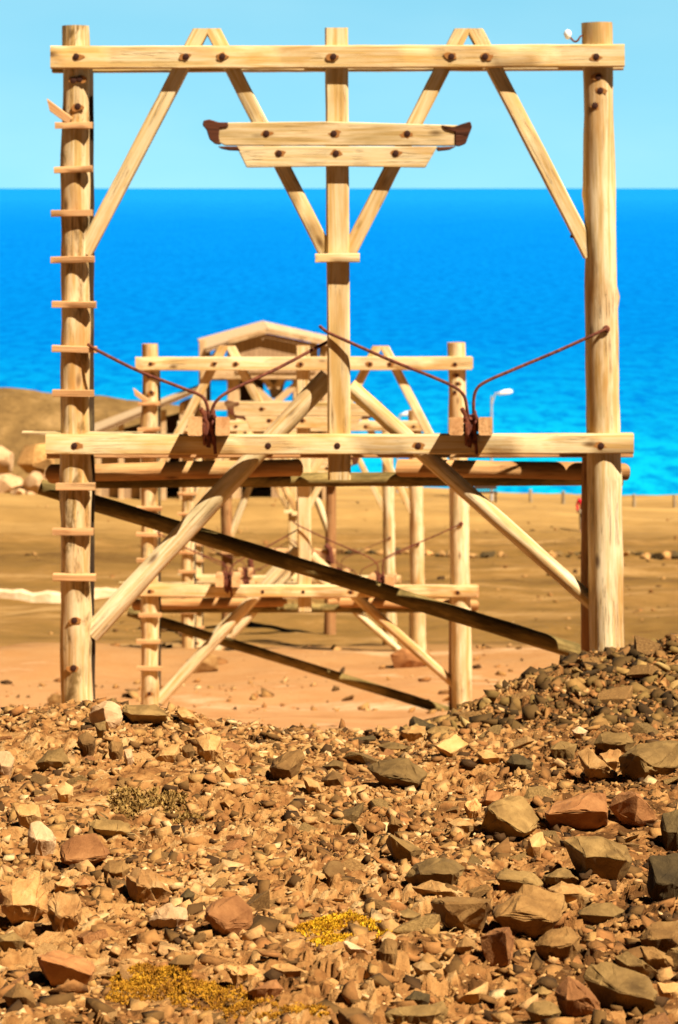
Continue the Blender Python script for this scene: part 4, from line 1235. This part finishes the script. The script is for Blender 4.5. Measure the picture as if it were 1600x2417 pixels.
for i in range(nseg):
    for j in range(4):
        a = i * 5 + j; ff.append((a, a + 5, a + 6, a + 1))
ff.append((0, 1, 2, 3, 4)); ff.append(tuple(nseg * 5 + j for j in (4, 3, 2, 1, 0)))
tag(mk('low_wall', vv, ff, PALEW, None, Matrix.Translation(Vector(vv[0]))), 'low pale stone wall running out of the left border across the plain', 'wall')

# loose dry-stone row across the plain
row_templates = []
for i in range(10):
    pts = [Vector((random.gauss(0, 1), random.gauss(0, 1), random.gauss(0, 1))).normalized() for _ in range(12)]
    pts = [Vector((p.x * 0.24, p.y * 0.2, p.z * 0.16)) for p in pts]
    pts.append(Vector((0, 0, -0.12)))
    m = random.choice((R_OLIVE, R_BROWN, R_DARK, R_DARK, R_OLIVE, R_TAN))
    row_templates.append((pts, m))
first = {}
i = 0
xpx = 500.0
while xpx < 1900:
    D = 82 - (0.6 if xpx > 1150 else 0) + random.uniform(-0.7, 0.7)
    b = on_ground(xpx, D)
    if 1090 < xpx < 1330 and random.random() < 0.35:
        xpx += 16; continue
    t = random.randrange(10)
    if t in first:
        o = first[t].copy(); COL.objects.link(o)
    else:
        o = rock_from_hull(row_templates[t][0], row_templates[t][1], 'wall_stone', 1, 0.05); first[t] = o
    s = random.uniform(0.45, 1.35)
    o.location = b + Vector((0, 0, 0.08)); o.scale = (s, s, s * random.uniform(0.7, 1.1)); o.rotation_euler = (0, 0, random.uniform(0, 6.3))
    tag(o, 'loose stone in the broken row of stones across the plain, behind the near right brace', 'stone', 'loose stones in a row across the plain')
    xpx += random.uniform(6, 17)

# ------------------------------------------------------------------ medium stones of the slope, each its own object
def templ(n=10, flat=0.62, k=9):
    T = []
    for i in range(n):
        pts = []
        for a in (-.8, .8):
            for b in (-.65, .65):
                for c in (-.7, .7):
                    if random.random() < 0.12: continue
                    pts.append(Vector((a + random.uniform(-.34, .34), b + random.uniform(-.3, .3), (c + random.uniform(-.3, .3)) * flat)))
        for _ in range(2):
            pts.append(Vector((random.uniform(-.9, .9), random.uniform(-.7, .7), random.uniform(.5, .95) * flat)))
        T.append(pts)
    return T


ZONES = [  # label, px range, D range, count, materials, radius range in metres
 ('fist-sized stone among the finer gravel, left half of the foreground slope', (-60, 800), (6.0, 12.0), 112, 'ttcbrotrb', (0.024, 0.062)),
 ('fist-sized stone in the gravel between the big rocks, right half of the slope', (800, 1660), (5.8, 12.0), 84, 'oobtborobob', (0.026, 0.085)),
 ('blurred grey-olive stone on the rubble mound before the near right post', (960, 1680), (13.0, 16.2), 48, 'obbdotrb', (0.05, 0.14)),
]
TM = templ(14, 0.5)
cache = {}
for lab, (p0, p1), (d0, d1), cnt, mk_, (r0, r1) in ZONES:
    done = 0; tries = 0
    while done < cnt and tries < 6000:
        tries += 1
        D = math.sqrt(random.uniform(d0 ** 2, d1 ** 2)); pxx = random.uniform(p0, p1)
        x = (pxx - 800) * D / F
        r = r0 + (r1 - r0) * random.random() ** 1.8
        if any((x - a) ** 2 + ((D - b) * 0.7) ** 2 < (c + r * 0.8) ** 2 for a, b, c in occupied): continue
        occupied.append((x, D, r))
        key = (random.randrange(14), random.choice(mk_))
        if key in cache:
            o = cache[key].copy(); COL.objects.link(o)
        else:
            o = rock_from_hull(TM[key[0]], MATS[key[1]], 'rock', 1, 0.06)
            # keep the object origin at the stone's centre with unit size
            cache[key] = o
        z = float(terrain(x, D))
        o.location = (x, D, z + r * 0.12)
        o.scale = (r * random.uniform(.8, 1.25), r * random.uniform(.8, 1.25), r * random.uniform(.7, 1.1))
        o.rotation_euler = (random.uniform(-.5, .5), random.uniform(-.5, .5), random.uniform(0, 6.28))
        tag(o, lab, 'rock', lab.split(',')[0].replace('stone', 'stones') + (' left' if p0 < 0 else ''))
        done += 1

# ------------------------------------------------------------------ loose gravel and chips
def hull_template(k, flat):
    bm = bmesh.new()
    cs = [(a, b, c) for a in (-.75, .75) for b in (-.6, .6) for c in (-.7, .7)]
    random.shuffle(cs)
    for (a, b, c) in cs[:k]:      # a broken block: jittered corners, some knocked off
        bm.verts.new((a + random.uniform(-.33, .33), b + random.uniform(-.3, .3), (c + random.uniform(-.3, .3)) * flat))
    for _ in range(2):
        bm.verts.new((random.uniform(-.95, .95), random.uniform(-.75, .75), random.choice((-1, 1)) * random.uniform(.5, .95) * flat))
    bmesh.ops.convex_hull(bm, input=bm.verts)
    bmesh.ops.triangulate(bm, faces=bm.faces)
    bm.verts.index_update()
    v = np.array([x.co[:] for x in bm.verts]); f = np.array([[q.index for q in fc.verts] for fc in bm.faces]); bm.free()
    return v, f


GT = [hull_template(k, fl) for k, fl in ((6, .5), (7, .35), (5, .55), (8, .28), (6, .45), (5, .6), (7, .5), (6, .35), (8, .25), (5, .7), (6, .4), (7, .55))]


def rots(n, tilt):
    a = rng.uniform(0, 2 * np.pi, n); b = rng.normal(0, tilt, n); c = rng.normal(0, tilt, n)
    ca, sa, cb, sb, cc, sc_ = np.cos(a), np.sin(a), np.cos(b), np.sin(b), np.cos(c), np.sin(c)
    Rz = np.zeros((n, 3, 3)); Rz[:, 0, 0] = ca; Rz[:, 0, 1] = -sa; Rz[:, 1, 0] = sa; Rz[:, 1, 1] = ca; Rz[:, 2, 2] = 1
    Rx = np.zeros((n, 3, 3)); Rx[:, 0, 0] = 1; Rx[:, 1, 1] = cb; Rx[:, 1, 2] = -sb; Rx[:, 2, 1] = sb; Rx[:, 2, 2] = cb
    Ry = np.zeros((n, 3, 3)); Ry[:, 1, 1] = 1; Ry[:, 0, 0] = cc; Ry[:, 0, 2] = sc_; Ry[:, 2, 0] = -sc_; Ry[:, 2, 2] = cc
    return Ry @ Rx @ Rz


def scatter(name, X_, D_, R_, mat, tilt=0.45, sink=0.2, kind='stuff'):
    vs_, fs_, ts_ = [], [], []
    base = 0
    Zg = terrain(X_, D_)
    which = rng.integers(0, len(GT), len(X_))
    tone = np.clip(rng.normal(0.44, 0.25, len(X_)) - 0.16 * smooth(0.02, 0.12, X_ / D_), 0, 1)
    for t, (tv, tf) in enumerate(GT):
        s = np.where(which == t)[0]
        if not len(s): continue
        sc3 = R_[s][:, None] * rng.uniform(0.65, 1.3, (len(s), 3))
        v = tv[None] * sc3[:, None, :]
        v = np.einsum('nij,nkj->nki', rots(len(s), tilt), v)
        v += np.stack([X_[s], D_[s], Zg[s] + R_[s] * sink], -1)[:, None, :]
        n = len(s); k = len(tv)
        f = tf[None] + (np.arange(n) * k)[:, None, None] + base
        vs_.append(v.reshape(-1, 3)); fs_.append(f.reshape(-1, 3)); ts_.append(np.repeat(tone[s], k))
        base += n * k
    o = big_mesh(name, np.concatenate(vs_), np.concatenate(fs_), mat, False, np.concatenate(ts_))
    return tag(o, kind=kind)


NEARM = stone_attr_mat('loose_chips', [(0.0, (0.05, 0.023, 0.006)), (0.18, (0.15, 0.073, 0.018)), (0.36, (0.36, 0.145, 0.038)), (0.55, (0.42, 0.215, 0.058)), (0.75, (0.57, 0.290, 0.096)), (1.0, (0.72, 0.47, 0.20))])
MOUNDM = stone_attr_mat('mound_stones', [(0.0, (0.03, 0.018, 0.005)), (0.25, (0.11, 0.058, 0.014)), (0.42, (0.21, 0.125, 0.030)), (0.58, (0.26, 0.120, 0.032)), (0.8, (0.38, 0.21, 0.055)), (1.0, (0.54, 0.34, 0.11))], 12)


def field(n, d0, d1, tmax, r0, r1, pw):
    D_ = np.sqrt(rng.uniform(d0 ** 2, d1 ** 2, n))
    X_ = rng.uniform(-tmax, tmax, n) * (D_ + 0.8)
    R_ = r0 + (r1 - r0) * rng.random(n) ** pw
    return X_, D_, R_


a = [field(56000, 5.2, 12.9, 0.27, 0.004, 0.012, 2.0), field(25000, 5.2, 12.9, 0.27, 0.009, 0.022, 1.5), field(11000, 5.2, 12.9, 0.28, 0.017, 0.044, 1.6)]
X_, D_, R_ = (np.concatenate([q[i] for q in a]) for i in range(3))
# chips gather in patches, leaving bare earth between
keep = rng.random(len(X_)) < np.clip(0.62 + 1.1 * fbm(X_ * 2.2 + 40, D_ * 2.2, 3), 0.2, 1)
# leave the moss cushions clear of stones
MB_ = [(752, 2195, 58, 26), (812, 2180, 62, 26), (870, 2188, 40, 20), (780, 2222, 50, 16), (905, 2205, 22, 12), (325, 2310, 60, 32), (390, 2330, 70, 38), (470, 2345, 80, 36), (300, 2350, 50, 26), (540, 2375, 60, 24), (620, 2395, 90, 22), (720, 2395, 60, 22)]
gx = 800 + F * X_ / D_; gy = HZ + F * (EYE - terrain(X_, D_)) / D_
for (mx_, my_, ra, rb) in MB_:
    inside = ((gx - mx_) / ra) ** 2 + ((gy - my_) / rb) ** 2 < rng.uniform(0.55, 1.0, len(gx))
    keep &= ~inside | (rng.random(len(gx)) < 0.02)
tag(scatter('gravel', X_[keep], D_[keep], R_[keep], NEARM, 0.34, 0.12), 'loose ochre gravel and chips covering the foreground slope', 'gravel')
n = 7000
D_ = rng.uniform(12.6, 17.6, n); X_ = rng.uniform(0.010, 0.30, n) * D_
pxx = 800 + F * X_ / D_
keep = rng.random(n) < np.clip((pxx - 820) / 420, 0.03, 1)
R_ = 0.012 + 0.065 * rng.random(n) ** 2.8
tag(scatter('mound_rubble', X_[keep], D_[keep], R_[keep], MOUNDM, 0.4, 0.22), 'grey-olive rubble heaped in the mound at the right', 'rubble')
# fines and chips between the stones of the mound
n = 14000
D_ = rng.uniform(12.6, 16.4, n); X_ = rng.uniform(0.015, 0.26, n) * D_
R_ = 0.006 + 0.026 * rng.random(n) ** 2.0
tag(scatter('mound_gravel', X_, D_, R_, NEARM, 0.5, 0.2), 'brown chips between the stones of the mound at the right', 'gravel')
# chips of the ridge on the left and behind it
n = 1500
D_ = rng.uniform(11.5, 17.5, n); X_ = rng.uniform(-0.26, 0.03, n) * D_
R_ = 0.008 + 0.035 * rng.random(n) ** 2.4
tag(scatter('ridge_gravel', X_, D_, R_, NEARM, 0.5, 0.25), 'loose ochre gravel and chips lying along the ridge at the post foot', 'gravel')
# sparse stones of the plain
n = 6500
D_ = np.exp(rng.uniform(np.log(20), np.log(108), n)); X_ = rng.uniform(-0.3, 0.3, n) * D_
clump = fbm(X_ * 0.25, D_ * 0.25, 3)
keep = rng.random(n) < np.clip(0.35 + 1.6 * clump, 0.05, 1)
R_ = (0.02 + 0.11 * rng.random(n) ** 3.5)
tag(scatter('plain_stones', X_[keep], D_[keep], R_[keep], NEARM, 0.4, 0.2), 'scattered small stones and clods over the plain between the pylons', 'stones')

# ------------------------------------------------------------------ yellow moss cushions
def moss_mat(name, a, b, c):
    k = NT(name, 0.95, 0.05)
    at_ = k.node('ShaderNodeAttribute'); at_.attribute_name = 'tone'
    k.col(k.ramp(at_.outputs['Fac'], [(0.0, a), (0.45, b), (1.0, c)]))
    return k.m


MOSS = moss_mat('yellow_moss', (0.34, 0.13, 0.010, 1), (0.62, 0.30, 0.012, 1), (0.80, 0.48, 0.025, 1))
MOSSB = moss_mat('brown_moss', (0.26, 0.10, 0.012, 1), (0.42, 0.18, 0.016, 1), (0.60, 0.29, 0.02, 1))
TUFT = moss_mat('dry_tuft', (0.13, 0.065, 0.016, 1), (0.27, 0.145, 0.035, 1), (0.42, 0.25, 0.07, 1))


def cushion(name, blobs, mat, label, cat, dens=1.0, size=0.0065, group=None, tall=1.0):
    """low cushions of tiny leafy sprigs: blobs are (px, py, rx px, ry px)"""
    vs_, fs_, ts_ = [], [], []
    base = 0
    for (px_, py_, rx, ry) in blobs:
        D = hit(px_, py_); s = D / F
        slope = 0.36
        n = int(rx * ry * 0.62 * dens)
        a = rng.uniform(0, 2 * np.pi, n); r = np.sqrt(rng.random(n))
        edge = 1 + 0.35 * vnoise(np.cos(a) * 2 + px_, np.sin(a) * 2 + py_)
        x = (px_ - 800) * s + np.cos(a) * r * rx * s * edge
        y = D + np.sin(a) * r * ry * s / slope * edge
        hgt = (1 - r ** 2.2) * min(rx, ry) * s * 0.8 * tall * (0.75 + 0.7 * vnoise(x * 60, y * 60) + 0.5 * vnoise(x * 25 + 3, y * 25)) 
        z = terrain(x, y) + np.maximum(hgt, 0) + rng.normal(0, 0.0015, n)
        p = np.stack([x, y, z], -1)
        for j in range(3):
            d = rng.normal(0, 1, (n, 3)); d[:, 2] = np.abs(d[:, 2]) + 0.5
            d /= np.linalg.norm(d, axis=1)[:, None]
            e = np.cross(d, rng.normal(0, 1, (n, 3))); e /= np.linalg.norm(e, axis=1)[:, None]
            L = size * rng.uniform(0.6, 1.6, n)[:, None]; wd = L * 0.3
            v = np.stack([p - e * wd, p + e * wd, p + d * L], 1)
            vs_.append(v.reshape(-1, 3)); fs_.append(np.arange(n * 3).reshape(n, 3) + base); base += n * 3
            tt = np.clip(0.5 + rng.normal(0, 0.2, n) + 0.9 * vnoise(x * 30, y * 30), 0, 1)
            ts_.append(np.repeat(tt, 3))
    o = big_mesh(name, np.concatenate(vs_), np.concatenate(fs_), mat, False, np.concatenate(ts_))
    return tag(o, label, cat, group)


g = 'moss cushions on the rubble'
cushion('moss_clump', [(752, 2195, 58, 26), (812, 2180, 62, 26), (870, 2188, 40, 20), (780, 2222, 50, 16), (905, 2205, 22, 12)], MOSS, 'bright yellow moss cushion in the middle of the lower slope', 'moss', 1.0, group=g)
cushion('moss_clump', [(325, 2310, 60, 32), (390, 2330, 70, 38), (470, 2345, 80, 36), (300, 2350, 50, 26), (540, 2375, 60, 24)], MOSSB, 'large rusty-yellow moss cushion at the bottom, left of centre', 'moss', 1.0, group=g)
cushion('moss_clump', [(620, 2395, 90, 22), (720, 2395, 60, 22)], MOSSB, 'thin yellow-brown moss at the bottom edge below the centre', 'moss', 0.8, group=g)
cushion('dry_plant', [(330, 1885, 70, 24), (400, 1905, 50, 22), (300, 1912, 40, 18), (440, 1935, 40, 14)], TUFT, 'low brown dry tufted plant left of centre on the slope', 'plant', 0.30, 0.016, tall=0.8)


# dry curling twigs on the ridge, and straws
TW = NT('dry_twig', 0.9, 0.1); TW.col((0.15, 0.060, 0.02, 1)); TW = TW.m
STRAW = NT('dry_straw', 0.85, 0.15); STRAW.col((0.48, 0.30, 0.11, 1)); STRAW = STRAW.m


def twigs(name, px_, py_, n, spread, height, mat, label, r=0.0022, curl=1.0, D=None):
    D = D or hit(px_, py_); s = D / F
    b = Vector(((px_ - 800) * s, D, 0)); b.z = float(terrain(b.x, D))
    vs_, fs_ = [], []; base = 0
    for i in range(n):
        p = b + Vector((random.uniform(-1, 1) * spread * s, random.uniform(-0.1, 0.1), -0.005))
        p.z = float(terrain(p.x, p.y)) - 0.005
        dirx = random.choice((-1, 1)) * random.uniform(0.4, 1.4); hy = random.uniform(0.5, 1.1) * height * s
        dy = random.uniform(-.7, .7)
        pts = []
        for k in range(9):
            t = k / 8
            pts.append(p + Vector((dirx * hy * t * 1.1, dy * hy * t, hy * (1.9 * t - 1.35 * curl * t * t))) + Vector((random.gauss(0, .03), 0, random.gauss(0, .03))) * hy)
        for k, q in enumerate(pts):
            for a in range(4):
                an = a * math.pi / 2
                rr = r * (1.15 - 0.7 * k / 8)
                vs_.append(q + Vector((rr * math.cos(an), rr * math.sin(an) * 0.5, rr * math.sin(an))))
        for k in range(8):
            for a in range(4):
                fs_.append((base + k * 4 + a, base + k * 4 + (a + 1) % 4, base + (k + 1) * 4 + (a + 1) % 4, base + (k + 1) * 4 + a))
        base += 36
    o = mk(name, vs_, fs_, mat, None, Matrix.Translation(b))
    return tag(o, label, 'twigs')


twigs('dry_twigs', 545, 1722, 26, 26, 26, TW, 'dark dry curling twigs standing on the ridge left of centre', 0.0026, 1.1, 12.0)
twigs('dry_twigs', 130, 1690, 22, 60, 30, STRAW, 'pale thin straws at the foot of the near left post', 0.0016, 0.6, 14.0)
twigs('dry_twigs', 1068, 2188, 9, 24, 34, STRAW, 'pale bent straws left of the squared dark brown block', 0.0013, 0.7)
twigs('dry_twigs', 400, 1965, 16, 60, 26, STRAW, 'thin straws around the brown dry plant', 0.0012, 0.8)
twigs('dry_twigs', 800, 2010, 10, 14, 34, TW, 'short dark twig by the brown stone in the middle of the slope', 0.0014, 0.7)
twigs('dry_twigs', 60, 1745, 10, 30, 22, TW, 'dark thin twigs on the ridge near the left border', 0.0014, 0.8)
